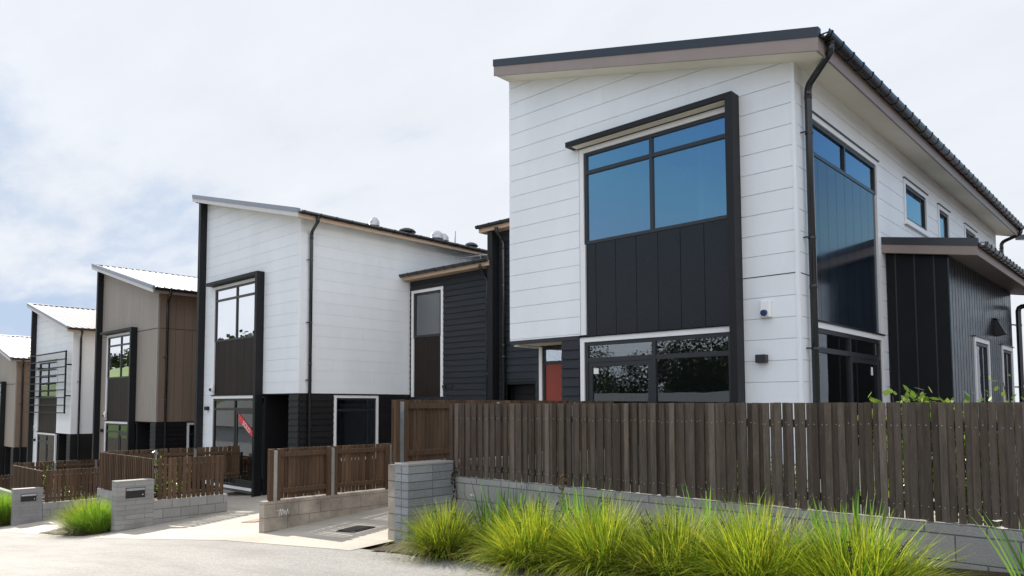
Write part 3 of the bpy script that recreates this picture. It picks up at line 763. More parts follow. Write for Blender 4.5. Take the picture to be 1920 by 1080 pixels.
# roof vents, flue and aerial on the second house
sx = lambda x: ztB(x) - .03
def dome_vent(y, x, r, m, tall):
    mb = MB(); c = (x, y, sx(x) - .06)
    if tall:      # bulbous mill-finish vent on a dark collar
        mb.lathe(c, [(r * 1.02, 0), (r * 1.02, .10), (r * .96, .12)], 20); b = mb.build('roof_vent', M['gutter'], hB)
        t = MB(); t.lathe((c[0], c[1], c[2] + .12), [(r * 1.0, 0), (r * 1.04, .03), (r * 1.0, .045), (r * .99, .13), (r * 1.0, .14), (r * .88, .15), (r * .78, .20), (r * .5, .255), (r * .1, .28)], 20)
        t.build('vent_dome', M[m], b, smooth=True)
    else:
        mb.lathe(c, [(r * .7, 0), (r * .7, .10), (r * 1.1, .11), (r * 1.1, .14), (r * .85, .20), (r * .45, .24), (r * .05, .25)], 20)
        mb.build('roof_vent', M[m], hB, smooth=True)
dome_vent(13.9, -17.8, .16, 'steel_vent', True)
dome_vent(14.7, -17.2, .26, 'gutter', False)
dome_vent(16.15, -17.38, .21, 'steel_vent', True)
dome_vent(17.0, -18.0, .20, 'steel_vent', True)
dome_vent(17.55, -17.2, .22, 'gutter', False)
mb = MB(); mb.tube([(-17.35, 16.95, sx(-17.35) - .05), (-17.35, 16.95, sx(-17.35) + .46)], .022, 8); mb.build('flue_pipe', M['steel'], hB)

# red SOLD strip across the glass of the second house's door
mb = MB()
x0 = (wB[0] + wB[1]) / 2 + .22
A = [(x0, YF + .022, -.22), (x0 + 1.02, YF + .022, -.86), (x0 + 1.02, YF + .022, -1.05), (x0, YF + .022, -.44)]
mb.prism(A, [(x, y + .004, z) for x, y, z in A])
st = mb.build('sold_sticker', M['sold_red'], None, origin=(x0 + .5, YF + .02, -.65))
tag(st, 'red diagonal strip lettered SOLD on the glass door of the second white house', 'sticker')
cu = bpy.data.curves.new('lettering', 'FONT'); cu.body = 'SOLD'; cu.size = .20; cu.align_x = 'CENTER'; cu.align_y = 'CENTER'; cu.extrude = .001
to = bpy.data.objects.new('lettering', cu); COL.objects.link(to); cu.materials.append(M['sold_white'])
ang = math.atan2(-.64, 1.02)
to.rotation_euler = (R_(90), ang * -1 if 0 else -ang * 0, 0)
to.matrix_world = Matrix.Translation((x0 + .47, YF + .0195, -.635)) @ Matrix.Rotation(-ang, 4, 'Y') @ Matrix.Rotation(R_(90), 4, 'X')
bpy.context.view_layer.update()
dg = bpy.context.evaluated_depsgraph_get()
me = bpy.data.meshes.new_from_object(to.evaluated_get(dg)); mw = to.matrix_world.copy()
me.transform(Matrix.Translation(-Vector(st.location)) @ mw)
bpy.data.objects.remove(to)
lo = bpy.data.objects.new('lettering', me); COL.objects.link(lo); lo.parent = st

# ---------------------------------------------------------------- dark garage wings between the two white houses
def wing(label, xl, xr, yf, yb, zg, ztop, name='garage_wing'):
    return thing(name, label, 'building wing', ((xl + xr) / 2, (yf + yb) / 2, zg))
yw = 14.60
def flat_front_roof(parent, x0, x1, yf, yb, ztop, m_f, nb):
    """roof rising to the back, gutter along the street side"""
    sl = .10
    mb = MB(); A = [(x0, yf - .30, ztop), (x1, yf - .30, ztop), (x1, yb, ztop + sl * (yb - yf)), (x0, yb, ztop + sl * (yb - yf))]
    mb.prism(A, [(x, y, z + .04) for x, y, z in A]); rf = mb.build('roof', M['roof_dark'], parent)
    mb = MB(); mb.box(x0, x1, yf - .30, yf - .27, ztop - .17, ztop - .003); mb.box(x0, x1, yf - .27, yf + .0, ztop - .17, ztop - .15); mb.build('eave_fascia', M[m_f], rf)
    gutter(parent, 'F', yf - .30, x0 - .03, x1 + .02, ztop, r=.062, brackets=(nb, .03), m='gutter')
w1 = wing('low black weatherboard wing with one tall white framed window, beside the vented white house', -16.9, -13.5, yw, 22, -1.8, 3.9)
holes = [(-16.83, -15.43, .25, 3.47)]
mb = MB(); clad(mb, 'F', yw, -16.90, -13.45, -1.9, 3.86, 'lap', .168, -1.9, holes=holes); mb.box(-13.6, -13.45, yw + .12, 22, -1.9, 3.9); mb.box(-16.9, -13.6, 21.9, 22, -1.9, 4.5)
mb.box(-13.56, -13.47, yw - .03, yw + .02, -1.9, 3.86)
mb.build('weatherboard_wall', M['darklap'], w1)
window('tall_window', w1, 'F', yw, -16.74, -15.52, 2.02, 3.38, [], [], 'glass', fr=.075, trim=(1, 1, 1, 0), trim_w=.085)
panels('spandrel_panel', w1, 'F', yw, -16.72, -15.54, .25, 2.01, 2, 'panel_brown', first=1.)
for a, b in ((-16.825, -16.725), (-15.535, -15.435)):
    mb = MB(); abox(mb, 'F', yw, a, b, .25, 2.015, -.05, .02); mb.build('panel_trim', M['trim'], w1)
mb = MB(); mb.box(-16.85, -13.6, yw + 2.5, yw + 2.6, -1.8, 3.9); mb.box(-16.85, -13.6, yw + .13, yw + 2.5, 1.1, 1.2); mb.build('interior', M['inner'], w1)
mb = MB(); abox(mb, 'F', yw, -15.42, -15.30, .50, .58, 0.016, .06); abox(mb, 'F', yw, -15.30, -15.02, .51, .57, .016, .03); mb.build('hose_tap', M['blackplastic'], w1)
flat_front_roof(w1, -17.4, -13.36, yw, 22, 3.93, 'fascia_wood', 11)
downpipe(w1, 'F', yw, -13.62, 3.80, -1.8, .36, .07, r=.04, drop=.08, rise=.25)
mb = MB()
for x in (-15.55, -15.1, -14.7): mb.tube([(x, 15.4, 4.0), (x, 15.4, 4.42)], .010, 6)
mb.tube([(-15.75, 15.4, 4.42), (-14.4, 15.4, 4.36)], .013, 6)
for x in (-15.7, -15.45, -15.2, -14.95, -14.7): mb.tube([(x, 15.1, 4.41), (x, 15.7, 4.41)], .006, 5)
mb.build('aerial', M['steel'], w1)

w2 = wing('taller black weatherboard garage wing with a downpipe, tucked behind the nearest white house', -13.4, -9.5, yw, 23, -1.7, 4.8)
gh = [(-12.95, -9.75, -1.9, .55)]
mb = MB(); clad(mb, 'F', yw, -13.25, -9.46, -1.9, 4.72, 'lap', .185, -1.9, holes=gh); mb.box(-13.44, -13.32, yw + .1, 23, -1.9, 4.78); mb.box(-13.3, -9.5, 22.9, 23, -1.9, 4.9)
mb.build('weatherboard_wall', M['darklap'], w2)
mb = MB(); mb.box(-13.44, -13.26, yw - .26, yw + .1, -1.9, 4.73); mb.build('edge_fin', M['blacktrim'], w2, bevel=.005)
mb = MB()
for i in range(9): abox(mb, 'F', yw + .25, -12.95, -9.75, -1.8 + i * .262, -1.8 + i * .262 + .25, -.04, 0)
gd = mb.build('garage_door', M['charcoal'], w2)
mb = MB(); abox(mb, 'F', yw, -13.03, -12.95, -1.9, .55, -.25, .02); abox(mb, 'F', yw, -13.03, -9.7, .55, .63, -.25, .02); mb.build('door_surround', M['blacktrim'], gd)
flat_front_roof(w2, -13.72, -9.48, yw, 23, 4.86, 'fascia_wood', 11)
downpipe(w2, 'F', yw, -13.02, 4.72, -1.8, .36, .08, r=.05, clips=(3.2, 1.6), drop=.08, rise=.28)
# ---------------------------------------------------------------- ground, street, driveways, beds
GY = list(range(-20, 17, 4))
struct(sheet('ground', -400, 400, -400, 400, -.03, M['soil']))
for o in [bpy.data.objects['ground']]: pass
YK = 5.15
gx = [-7.165, -10.0, -10.15, -12.9, -16.0, -19.3, -21.6, -24.0, -27.2, -30, -33, -36, -40, -44, -48, -52]
drive = sheet('driveway', -60, -7.005, YK, 16, .004, M['drive'], gapx=[-10.08, -13.0, -16.04, -19.4, -23.9, -27.4, -32, -36, -40, -44, -48], gapy=[8.6, 11.4])
road = sheet('road', -120, 60, -4.2, 5.29, .0, M['road'])
sheet('lawn', -120, 60, -60, -4.21, -.012, M['green'])
sheet('yard', -7.0, 12, 6.77, 16, .0, M['drive'])
def bed(x0, x1, y0, y1, h, seed):
    rnd = random.Random(seed); mb = MB(); nx = max(4, int((x1 - x0) / .12)); ny = max(4, int((y1 - y0) / .12)); P = {}
    for i in range(nx + 1):
        for j in range(ny + 1):
            x = x0 + (x1 - x0) * i / nx; y = y0 + (y1 - y0) * j / ny
            e = min(i, nx - i, 2) / 2 * min(j, ny - j, 2) / 2
            P[i, j] = (x + (rnd.uniform(-.02, .02) if 0 < i < nx else 0), y + (rnd.uniform(-.025, .025) if j == 0 else 0), g(x, y) + .018 + e * (h + rnd.uniform(-.02, .02)))
    b = len(mb.v)
    idx = {}
    for k, p in P.items(): idx[k] = len(mb.v); mb.v.append(p)
    for i in range(nx):
        for j in range(ny): mb.f.append((idx[i, j], idx[i + 1, j], idx[i + 1, j + 1], idx[i, j + 1])); mb.mi.append(0)
    return struct(mb.build('garden_bed', M['soil'], smooth=True))
bed(-6.75, 6, 5.25, 6.52, .03, 1)
bed(-19.2, -16.31, 5.22, 6.52, .03, 2)
bed(-28, -24.2, 5.22, 6.52, .03, 3)
# strip drain and pit lid let into the driveways
def slab_on_ground(name, x0, x1, y0, y1, m, label, cat, bars=0):
    mb = MB(); P = [(x0, y0), (x1, y0), (x1, y1), (x0, y1)]
    mb.prism([(x, y, g(x, y) + .0) for x, y in P], [(x, y, g(x, y) + .019) for x, y in P])
    if bars:
        n = bars
        for i in range(n):
            a = x0 + .02 + (x1 - x0 - .04) * i / n; b = a + (x1 - x0 - .04) / n * .55
            Q = [(a, y0 + .02), (b, y0 + .02), (b, y1 - .02), (a, y1 - .02)]
            mb.prism([(x, y, g(x, y) + .0195) for x, y in Q], [(x, y, g(x, y) + .028) for x, y in Q])
    o = mb.build(name, m, origin=((x0 + x1) / 2, (y0 + y1) / 2, g((x0 + x1) / 2, (y0 + y1) / 2)))
    return tag(o, label, cat)
slab_on_ground('drain_grate', -8.62, -8.20, 6.10, 6.46, M['grate'], 'dark iron drain grate set in the shaded driveway beside the stained block wall', 'drain', bars=12)
slab_on_ground('pit_lid', -12.45, -11.95, 6.72, 7.08, M['brickcover'], 'reddish pit lid set flush in the sunlit driveway', 'pit lid')

# ---------------------------------------------------------------- block walls and letterbox pillars
def block_wall(name, label, cat, x0, x1, y0, y1, ztop, zbot, ch, bl, m, mm, seed=0, cap=None, along='X', joint=.011, group=None, stack=False, nsplit=1):
    rnd = random.Random(seed)
    mb = MB(); ins = .006
    mb.cur = 1; mb.box(x0 + ins, x1 - ins, y0 + ins, y1 - ins, zbot, ztop - ins); mb.cur = 0
    z = ztop; row = 0
    L = (x1 - x0) if along == 'X' else (y1 - y0); T = (y1 - y0) if along == 'X' else (x1 - x0)
    while z > zbot:
        h = cap if (row == 0 and cap) else ch
        zb_ = z - h
        offs = 0 if (stack or row % 2 == 0) else bl / 2
        a = -offs
        while a < L - .002:
            b = min(a + bl, L); a0 = max(a, 0)
            if b - a0 > .01:
                for q in range(nsplit):
                    t0, t1 = T * q / nsplit, T * (q + 1) / nsplit
                    j0 = joint / 2 if q else 0; j1 = joint / 2 if q < nsplit - 1 else 0
                    lo = a0 + (joint / 2 if a0 > 0 else 0); hi = b - (joint / 2 if b < L else 0)
                    jit = rnd.uniform(-.0012, .0012)
                    if along == 'X': mb.box(x0 + lo, x0 + hi, y0 + t0 + j0 + jit, y1 - T + t1 - j1 + jit, zb_ + joint, z)
                    else: mb.box(x0 + t0 + j0 + jit, x0 + t1 - j1 + jit, y0 + lo, y0 + hi, zb_ + joint, z)
            a += bl
        z = zb_; row += 1
    o = mb.build(name, [M[m], M[mm]], origin=((x0 + x1) / 2, (y0 + y1) / 2, g((x0 + x1) / 2, (y0 + y1) / 2)))
    if label: tag(o, label, cat, group)
    return o
FY = 6.60
# long wall under the front fence, and pillar at its end
block_wall('block_wall', 'long grey block retaining wall under the tall front fence, behind the grass clumps', 'wall', -6.745, 5.5, FY - .03, FY + .16, -.905, -2.1, .20, .40, 'block_mid', 'mortar', 1, cap=.075)
pa = thing('letterbox_pillar', 'tall dark split-face block pillar at the end of the long front fence', 'pillar', (-6.87, 6.2, -1.75), 'block pillars at the street edge')
o = block_wall('pillar_blocks', None, None, -7.0, -6.75, 5.81, FY - .035, -.735, -2.2, .0985, .40, 'block_dark', 'mortar', 2, along='Y', stack=True, nsplit=2); o.parent = pa; o.location = Vector(o.location) - pa.location
mb = MB(); mb.box(-7.006, -6.744, 5.804, FY - .036, -.733, -.70); mb.build('pillar_cap', M['block_mid'], pa, bevel=.006)
block_wall('block_wall', 'low pale block wall seen end-on just left of the dark pillar', 'wall', -7.162, -7.008, 5.84, 11.3, -.735, -2.1, .20, .40, 'block_warm', 'mortar_pale', 3, along='Y')
bw2 = block_wall('block_wall', 'stained low block wall under the brown rail-side fence between the two driveways', 'wall', -10.15, -10.0, 5.77, 14.3, -1.45, -2.4, .20, .40, 'block_warm', 'mortar_pale', 4, along='Y', cap=.05, joint=.007)
def pillar_with_box(label, x0, x1, y0, y1, zt, m, seed, zb):
    p = thing('letterbox_pillar', label, 'pillar', ((x0 + x1) / 2, (y0 + y1) / 2, zb), 'block pillars at the street edge')
    o = block_wall('pillar_blocks', None, None, x0, x1, y0, y1, zt - .03, zb - .5, .0985, .40, m, 'mortar', seed, along='Y', joint=.004 if m == 'block_smooth' else .006)
    o.parent = p; o.location = Vector(o.location) - p.location
    mb = MB(); mb.box(x0 - .005, x1 + .005, y0 - .005, y1 + .002, zt - .029, zt); mb.build('pillar_cap', M[m], p, bevel=.005)
    yc = (y0 + y1) / 2 + .0; z0, z1 = zt - .37, zt - .155
    mb = MB(); mb.box(x1, x1 + .014, yc - .20, yc + .20, z0, z1); lb = mb.build('letterbox', M['blackplastic'], p, bevel=.004)
    mb = MB(); mb.prism([(x1 + .014, yc - .19, z1 - .05), (x1 + .014, yc + .19, z1 - .05), (x1 + .014, yc + .19, z1 - .01), (x1 + .014, yc - .19, z1 - .01)],
                        [(x1 + .034, yc - .19, z1 - .058), (x1 + .034, yc + .19, z1 - .058), (x1 + .022, yc + .19, z1 - .012), (x1 + .022, yc - .19, z1 - .012)])
    mb.build('flap', M['steel'], lb)
    mb = MB(); mb.tube([(x1 + .014, yc + .15, z0 + .06), (x1 + .024, yc + .15, z0 + .06)], .014, 10); mb.build('lock', M['steel_vent'], lb)
    return p
pillar_with_box('grey block pillar with black letterbox, grass clump at its left foot', -16.29, -16.05, 5.81, FY - .0, -1.585, 'block_mid', 5, -2.62)
pillar_with_box('smooth grey pillar with black letterbox nearest the left edge of the photo', -24.19, -23.94, 5.88, FY + .02, -2.385, 'block_smooth', 6, -3.42)
block_wall('block_wall', 'short grey block wall beneath the narrow-slatted fence, left of the grey letterbox pillar', 'wall', -19.4, -16.30, FY - .03, FY + .14, -2.045, -3.3, .20, .40, 'block_mid', 'mortar', 7)
block_wall('block_wall', 'low block wall under the brown slat fence right of the grey letterbox pillar', 'wall', -16.19, -16.04, FY + .0, 8.30, -2.05, -3.1, .20, .40, 'block_mid', 'mortar_pale', 8, along='Y')
block_wall('block_wall', 'low block wall under the brown slat fence right of the smooth pillar at the far left', 'wall', -24.08, -23.93, FY + .03, 9.6, -2.84, -3.9, .20, .40, 'block_mid', 'mortar_pale', 9, along='Y')
block_wall('block_wall', 'block wall at the photo\'s left edge, behind the grass clump beside the smooth pillar', 'wall', -31, -24.2, FY - .03, FY + .14, -2.80, -4.6, .20, .40, 'block_mid', 'mortar', 10)

# ---------------------------------------------------------------- paling fences
def fence(name, label, along, fixed, u0, u1, ztop, zbot, face, m, pitch=.117, w=.052, th=.019, two=True, seed=0, posts=(), rails=(.12, .80), rail_side=None, post_cover=False, jit=.006, lean=.006):
    """face = +1/-1: direction (along the other axis) of the show side. two=True: palings alternate either side of the rails."""
    rnd = random.Random(seed); rw = .045
    c = ((u0 + u1) / 2, fixed, zbot) if along == 'X' else (fixed, (u0 + u1) / 2, zbot)
    F = thing(name, label, 'fence', c, 'timber paling fences along the plots')
    def bx(mb, a, b, d0, d1, z0, z1, sh=0.):
        lo, hi = min(d0, d1), max(d0, d1)
        q = [(a, z0), (b, z0), (b + sh, z1), (a + sh, z1)]
        if along == 'X': mb.prism([(u, fixed + lo, z) for u, z in q], [(u, fixed + hi, z) for u, z in q])
        else: mb.prism([(fixed + lo, u, z) for u, z in q], [(fixed + hi, u, z) for u, z in q])
    mb = MB(); n = int((u1 - u0) / pitch)
    wf = w if callable(w) else (lambda u: w)
    p = (u1 - u0 - wf(u1)) / max(1, n)
    for i in range(n + 1):
        u = u0 + i * p + (rnd.uniform(-jit, jit) if 0 < i < n else 0); d = rnd.uniform(0, .002)
        ww = wf(u) * rnd.uniform(.93, 1.12); l = rnd.uniform(-lean, lean) if 0 < i < n else 0
        bx(mb, u, u + ww, face * (rw / 2 + d + (th + .007 if two else 0)), face * (rw / 2 + th + d + (th + .007 if two else 0)), zbot + rnd.uniform(-.006, .006), ztop + rnd.uniform(-.003, .002), l)
        if two and i < n:
            u2 = u + p / 2 + rnd.uniform(-jit, jit); ww = wf(u2) * rnd.uniform(.92, 1.12)
            bx(mb, u2, u2 + ww, face * (rw / 2), face * (rw / 2 + th), zbot + rnd.uniform(-.006, .006), ztop + rnd.uniform(-.004, .0), rnd.uniform(-lean, lean))
    if seed == 1:                                  # nail heads at the rails
        mb.cur = 1
        for i in range(n + 1):
            for k in (0, 1):
                u = u0 + (i + k * .5) * p + wf(u0 + i * p) * rnd.uniform(.3, .7)
                if u > 2.: continue
                d = rw / 2 + th + (th + .009 if k == 0 else 0)
                for r in rails:
                    z = zbot + (ztop - zbot) * r + rnd.uniform(-.012, .012)
                    bx(mb, u - .003, u + .003, face * d, face * (d + .003), z - .003, z + .003)
        mb.build('palings', [M[m], M['steel_vent']], F)
    else: mb.build('palings', M[m], F)
    for r in rails:
        mb = MB(); z = zbot + (ztop - zbot) * r
        bx(mb, u0 + .004, u1 - .004, -rw / 2 + .001, rw / 2 - .001, z - .035, z + .035); mb.build('rail', M[m], F)
    for pu in posts:
        mb = MB(); s = -face
        bx(mb, pu - .03, pu + .03, s * (rw / 2 + .002), s * (rw / 2 + .055), zbot - .02, ztop - .025)
        po = mb.build('post', M['steel'], F)
        if post_cover:
            for sgn in (-1, 1):
                q = MB(); bx(q, pu + sgn * .034, pu + sgn * .095, s * (rw / 2 + .001), s * (rw / 2 + .050), zbot - .015, ztop - .004); q.build('cover_board', M[m], po)
    return F
fence('paling_fence', 'tall weathered grey-brown front fence on the block wall before the nearest house', 'X', FY + .06, -6.85, 5.4, .024, -.890, -1, 'timber', pitch=.104, w=lambda u: .053 if u < -3.0 else .0495 if u < -2.2 else .0465, jit=.004, lean=.004, seed=1, posts=(-5.0, -3.2, -1.4, .4, 2.2, 4.0))
fence('paling_fence', 'tall brown fence panel with exposed rails and steel post, behind the dark block pillar', 'Y', -7.085, 5.86, 11.2, .072, -.70, -1, 'timber_brown', pitch=.070, w=.053, two=False, seed=2, posts=(5.93, 7.7, 9.5), rails=(.13, .90), post_cover=True)
fence('paling_fence', 'brown fence with exposed rails and two steel posts on the stained wall between the driveways', 'Y', -10.075, 5.88, 14.3, -.665, -1.435, -1, 'timber_brown', pitch=.072, w=.053, two=False, seed=3, posts=(5.95, 7.0, 8.22, 9.5, 11.), rails=(.16, .88), post_cover=True)
fence('paling_fence', 'narrow-slatted fence facing the street, behind the grey letterbox pillar', 'X', FY + .05, -19.32, -16.09, -1.155, -2.035, -1, 'timber_brown', pitch=.105, w=.048, seed=4)
fence('paling_fence', 'brown slat fence running back from the grey letterbox pillar to the glazed door', 'Y', -16.11, FY + .09, 8.20, -1.155, -2.05, 1, 'timber_brown', pitch=.112, w=.080, two=False, seed=5)
fence('paling_fence', 'inner fence with two steel posts seen over the narrow-slatted fence', 'Y', -19.42, FY + .1, 10.4, -1.15, -2.05, -1, 'timber_brown', pitch=.13, w=.10, two=False, seed=6, posts=(7.98, 9.05), rails=(.15, .82))
fence('paling_fence', 'street-facing fence of fine grey slats behind the smooth pillar', 'X', FY + .05, -27.1, -23.98, -1.915, -2.83, -1, 'timber_brown', pitch=.105, w=.048, seed=7)
fence('paling_fence', 'brown slat fence running back from the smooth pillar toward the taupe house', 'Y', -24.0, FY + .09, 9.5, -1.90, -2.83, 1, 'timber_brown', pitch=.112, w=.080, two=False, seed=8)
fence('paling_fence', 'inner fence with steel posts above the fine grey slats before the louvre-screened house', 'Y', -27.4, FY + .1, 10.4, -1.88, -2.8, -1, 'timber_brown', pitch=.13, w=.10, two=False, seed=9, posts=(7.9, 9.2), rails=(.15, .82))
fence('paling_fence', 'dark slat fence at the left edge behind the smooth pillar, before the farthest house', 'Y', -32.0, FY, 10.4, -2.62, -3.45, 1, 'timber_brown', pitch=.112, w=.080, two=False, seed=10)
block_wall('block_wall', 'pale low block wall at the very left edge below the dark slat fence', 'wall', -32.08, -31.93, FY, 10.4, -3.46, -4.8, .20, .40, 'block_mid', 'mortar_pale', 11, along='Y')

# ---------------------------------------------------------------- planting
def blades(mb, rnd, c, n, r0, L, spread, w, segs=5, droop=1., lmin=.5):
    """arching leaf blades: upright in the middle, leaning further out towards the rim"""
    cx, cy, cz = c
    for _ in range(n):
        a = rnd.uniform(0, 2 * math.pi); q = math.sqrt(rnd.random()); rr = r0 * q
        x, y, z = cx + rr * math.cos(a), cy + rr * math.sin(a), cz
        az = a + rnd.gauss(0, .5)
        th = min(1.25, max(.02, (q * .70 + rnd.gauss(0, .24)) * spread))
        l = L * rnd.uniform(lmin, 1.06)
        bend = droop * rnd.uniform(.25, 1.15) * (.45 + .75 * th)
        ww = w * rnd.uniform(.65, 1.25); dirh = Vector((math.cos(az), math.sin(az), 0)); sd = Vector((-math.sin(az), math.cos(az), 0))
        tw = rnd.uniform(-.9, .9); sd = sd * math.cos(tw) + dirh * math.sin(tw)
        p = Vector((x, y, z)); t = th; vs = []
        for k in range(segs + 1):
            f = k / segs; hw = ww * .5 * (1 - f ** 2.4) + .0003
            vs += [p - sd * hw, p + sd * hw]
            p = p + (dirh * math.sin(t) + Vector((0, 0, 1)) * math.cos(t)) * (l / segs)
            t = min(2.6, t + bend / segs * (.4 + 1.5 * f))
        mb.poly(vs, [(2 * k, 2 * k + 1, 2 * k + 3, 2 * k + 2) for k in range(segs)])
def clump(label, x, y, L, n, r0, spread=1.1, m='blade', w=.0055, seed=0, droop=.9, name='grass_clump', cat='grass clump', group='ornamental grass clumps in the street beds', seeds=5):
    rnd = random.Random(seed); z = g(x, y) + .03
    F = thing(name, label, cat, (x, y, z), group)
    mb = MB(); blades(mb, rnd, (x, y, z), n, r0, L, spread, w, droop=droop)
    mb.build('blades', M[m], F, recalc=False)
    mb = MB(); blades(mb, rnd, (x, y, z), n // 8, r0 * 1.15, L * .8, spread * 1.35, w * .9, droop=1.8)
    mb.build('dry_blades', M['dead'], F, recalc=False)
    if seeds:
        mb = MB()
        for i in range(seeds):
            a = rnd.uniform(0, 6.28); t = rnd.uniform(.2, .7); l = L * rnd.uniform(.75, 1.0)
            e = Vector((x + math.cos(a) * math.sin(t) * l, y + math.sin(a) * math.sin(t) * l, z + math.cos(t) * l))
            mb.tube([(x + .05 * math.cos(a), y + .05 * math.sin(a), z), e], .003, 4, r1=.002)
            for k in range(9):
                q = e - Vector((math.cos(a) * math.sin(t), math.sin(a) * math.sin(t), math.cos(t))) * rnd.uniform(0, .13)
                dv = Vector((rnd.uniform(-1, 1), rnd.uniform(-1, 1), rnd.uniform(-.3, 1))).normalized() * rnd.uniform(.01, .028)
                mb.tube([q, q + dv], .0045, 4, r1=.002)
        mb.build('seed_head', M['creep'], F, recalc=False)
    return F
for lab, x, y, L_, n, r0, sp_, dr, sd0, sh in (
    ('dome-shaped grass clump at the foot of the dark block pillar', -5.72, 5.45, .56, 2600, .22, 1.45, 1.25, 11, 5),
    ('yellow-green grass clump second from the dark block pillar', -4.48, 5.40, .62, 3000, .27, 1.55, 1.30, 12, 9),
    ('yellow-green grass clump third from the dark block pillar, just right of the dried weed stalk', -3.70, 5.44, .65, 2800, .24, 1.50, 1.40, 13, 6),
    ('green-yellow grass clump left of the big foreground clump with seed stalks', -3.02, 5.42, .61, 2900, .26, 1.60, 1.25, 14, 10),
    ('large bright grass clump at the bottom edge below the middle of the tall fence', -2.33, 5.38, .66, 3000, .26, 1.55, 1.40, 15, 5),
    ('bright grass clump at the bottom edge furthest right, under the broad iris leaves', -1.62, 5.32, .60, 3000, .26, 1.60, 1.30, 16, 5)):
    clump(lab, x, y, L_, n, r0, sp_, seed=sd0, droop=dr, seeds=sh, w=.0068, m='blade_mid' if sd0 in (11, 14) else 'blade')
clump('lone bright grass clump at the left foot of the grey letterbox pillar', -17.35, 5.72, .80, 2600, .36, 1.3, seed=17, w=.007, seeds=7, droop=1.3)
clump('green half of the lone clump, tight against the grey letterbox pillar', -16.70, 5.72, .74, 2200, .30, 1.1, m='blade_green', seed=18, w=.007, seeds=4, droop=1.1)
clump('upright green grass clump at the left edge beside the smooth pillar', -24.75, 5.85, 1.05, 2400, .30, .75, m='blade_green', seed=19, w=.008, droop=.7, seeds=0)
# broad upright iris leaves against the wall
def iris(label, x, y, L, n, r0, seed, flowers=(), group='upright iris plants behind the grass clumps', lean=0.):
    rnd = random.Random(seed); z = g(x, y) + .03
    F = thing('iris_plant', label, 'iris plant', (x, y, z), group)
    mb = MB(); blades(mb, rnd, (x, y, z), n, r0, L, .62, .026, segs=5, droop=.55, lmin=.55)
    mb.build('leaves', M['iris'], F, recalc=False)
    for (fx, fy, fz) in flowers:
        mb = MB(); mb.tube([(x + (fx - x) * .2, y + (fy - y) * .2, z), (x + (fx - x) * .7, y + (fy - y) * .6, z + (fz - z) * .6), (fx, fy, fz)], .004, 5, r1=.003); st = mb.build('flower_stem', M['iris'], F)
        q = MB()
        for k in range(6):
            a = k * math.pi / 3 + rnd.uniform(-.2, .2); l = rnd.uniform(.030, .04); up = rnd.uniform(.1, .7)
            d = Vector((math.cos(a), math.sin(a), up)).normalized(); s = Vector((-math.sin(a), math.cos(a), 0)) * .014; c = Vector((fx, fy, fz))
            q.poly([c, c + d * l * .6 + s, c + d * l + Vector((0, 0, -.006)), c + d * l * .6 - s], [(0, 1, 2, 3)])
        q.build('flower', M['petal'], st, recalc=False)
    return F
iris('broad-leaved iris beside the dome-shaped grass clump, against the wall by the pillar', -5.30, 5.98, .74, 90, .30, 31, flowers=((-5.62, 5.75, -.98),))
iris('iris leaves showing behind the second grass clump from the pillar', -4.45, 6.1, .70, 60, .26, 32)
iris('sparse iris leaves behind the middle of the bed, below the fence', -3.05, 6.1, .66, 50, .26, 33)
iris('tall iris with broad bright leaves behind the rightmost grass clump', -1.80, 5.72, .66, 80, .24, 34)
iris('iris with two white flowers at the right edge of the photo', -.66, 5.66, .62, 22, .14, 35, flowers=((-.92, 5.60, -.72), (-.886, 5.55, -.755)))
# dry weed stalk in front of the fence
rnd = random.Random(77); x, y = -4.85, 6.25; z = g(x, y)
mb = MB(); top = Vector((x + .08, y + .02, -.74)); base = Vector((x - .05, y, z))
mb.tube([base, base.lerp(top, .5) + Vector((.03, 0, 0)), top], .006, 5, r1=.003)
for i in range(46):
    f = rnd.uniform(.55, 1.); p = base.lerp(top, f); a = rnd.uniform(0, 6.28); l = rnd.uniform(.05, .17) * (1.25 - f)
    e = p + Vector((math.cos(a) * l, math.sin(a) * l * .5, abs(rnd.gauss(.5, .3)) * l)); mb.tube([p, e], .002, 3, r1=.001)
    for k in range(3):
        q = p.lerp(e, rnd.uniform(.5, 1)); d = Vector((rnd.uniform(-1, 1), rnd.uniform(-1, 1), rnd.uniform(-1, 1))) * .008; mb.tube([q - d, q + d], .005, 4)
o = mb.build('weed_stalk', M['dead'], origin=base, recalc=False); tag(o, 'dry brown weed stalk gone to seed, standing against the tall front fence', 'weed')
# creeper leaves on the wall corner by the pillar
mb = MB(); rnd = random.Random(5)
def leafq(mb, c, d, n, l, w):
    d = d.normalized(); s = d.cross(n).normalized() * w
    mb.poly([c, c + d * l * .3 + s * .85, c + d * l * .62 + s * .9, c + d * l, c + d * l * .62 - s * .9, c + d * l * .3 - s * .85], [(0, 1, 2, 3, 4, 5)])
pts = [(-6.70, FY - .045, -1.65 + i * .045 + rnd.uniform(0, .01)) for i in range(20)]
pts = [(p[0] + .03 * math.sin(i * .7), p[1], p[2]) for i, p in enumerate(pts)]
mb.tube(pts, .004, 4)
for i in range(34):
    p = Vector(rnd.choice(pts)); p += Vector((rnd.uniform(-.04, .07), -.012 - rnd.uniform(0, .03), rnd.uniform(-.02, .02)))
    leafq(mb, p, Vector((rnd.uniform(-1, 1), rnd.uniform(-.4, .1), rnd.uniform(-.8, .6))), Vector((.1, -1, .2)), rnd.uniform(.04, .065), rnd.uniform(.014, .022))
o = mb.build('creeper', M['creep'], origin=(-6.7, FY - .05, -1.6), recalc=False); tag(o, 'small dark creeper climbing the wall corner beside the dark pillar', 'creeper')

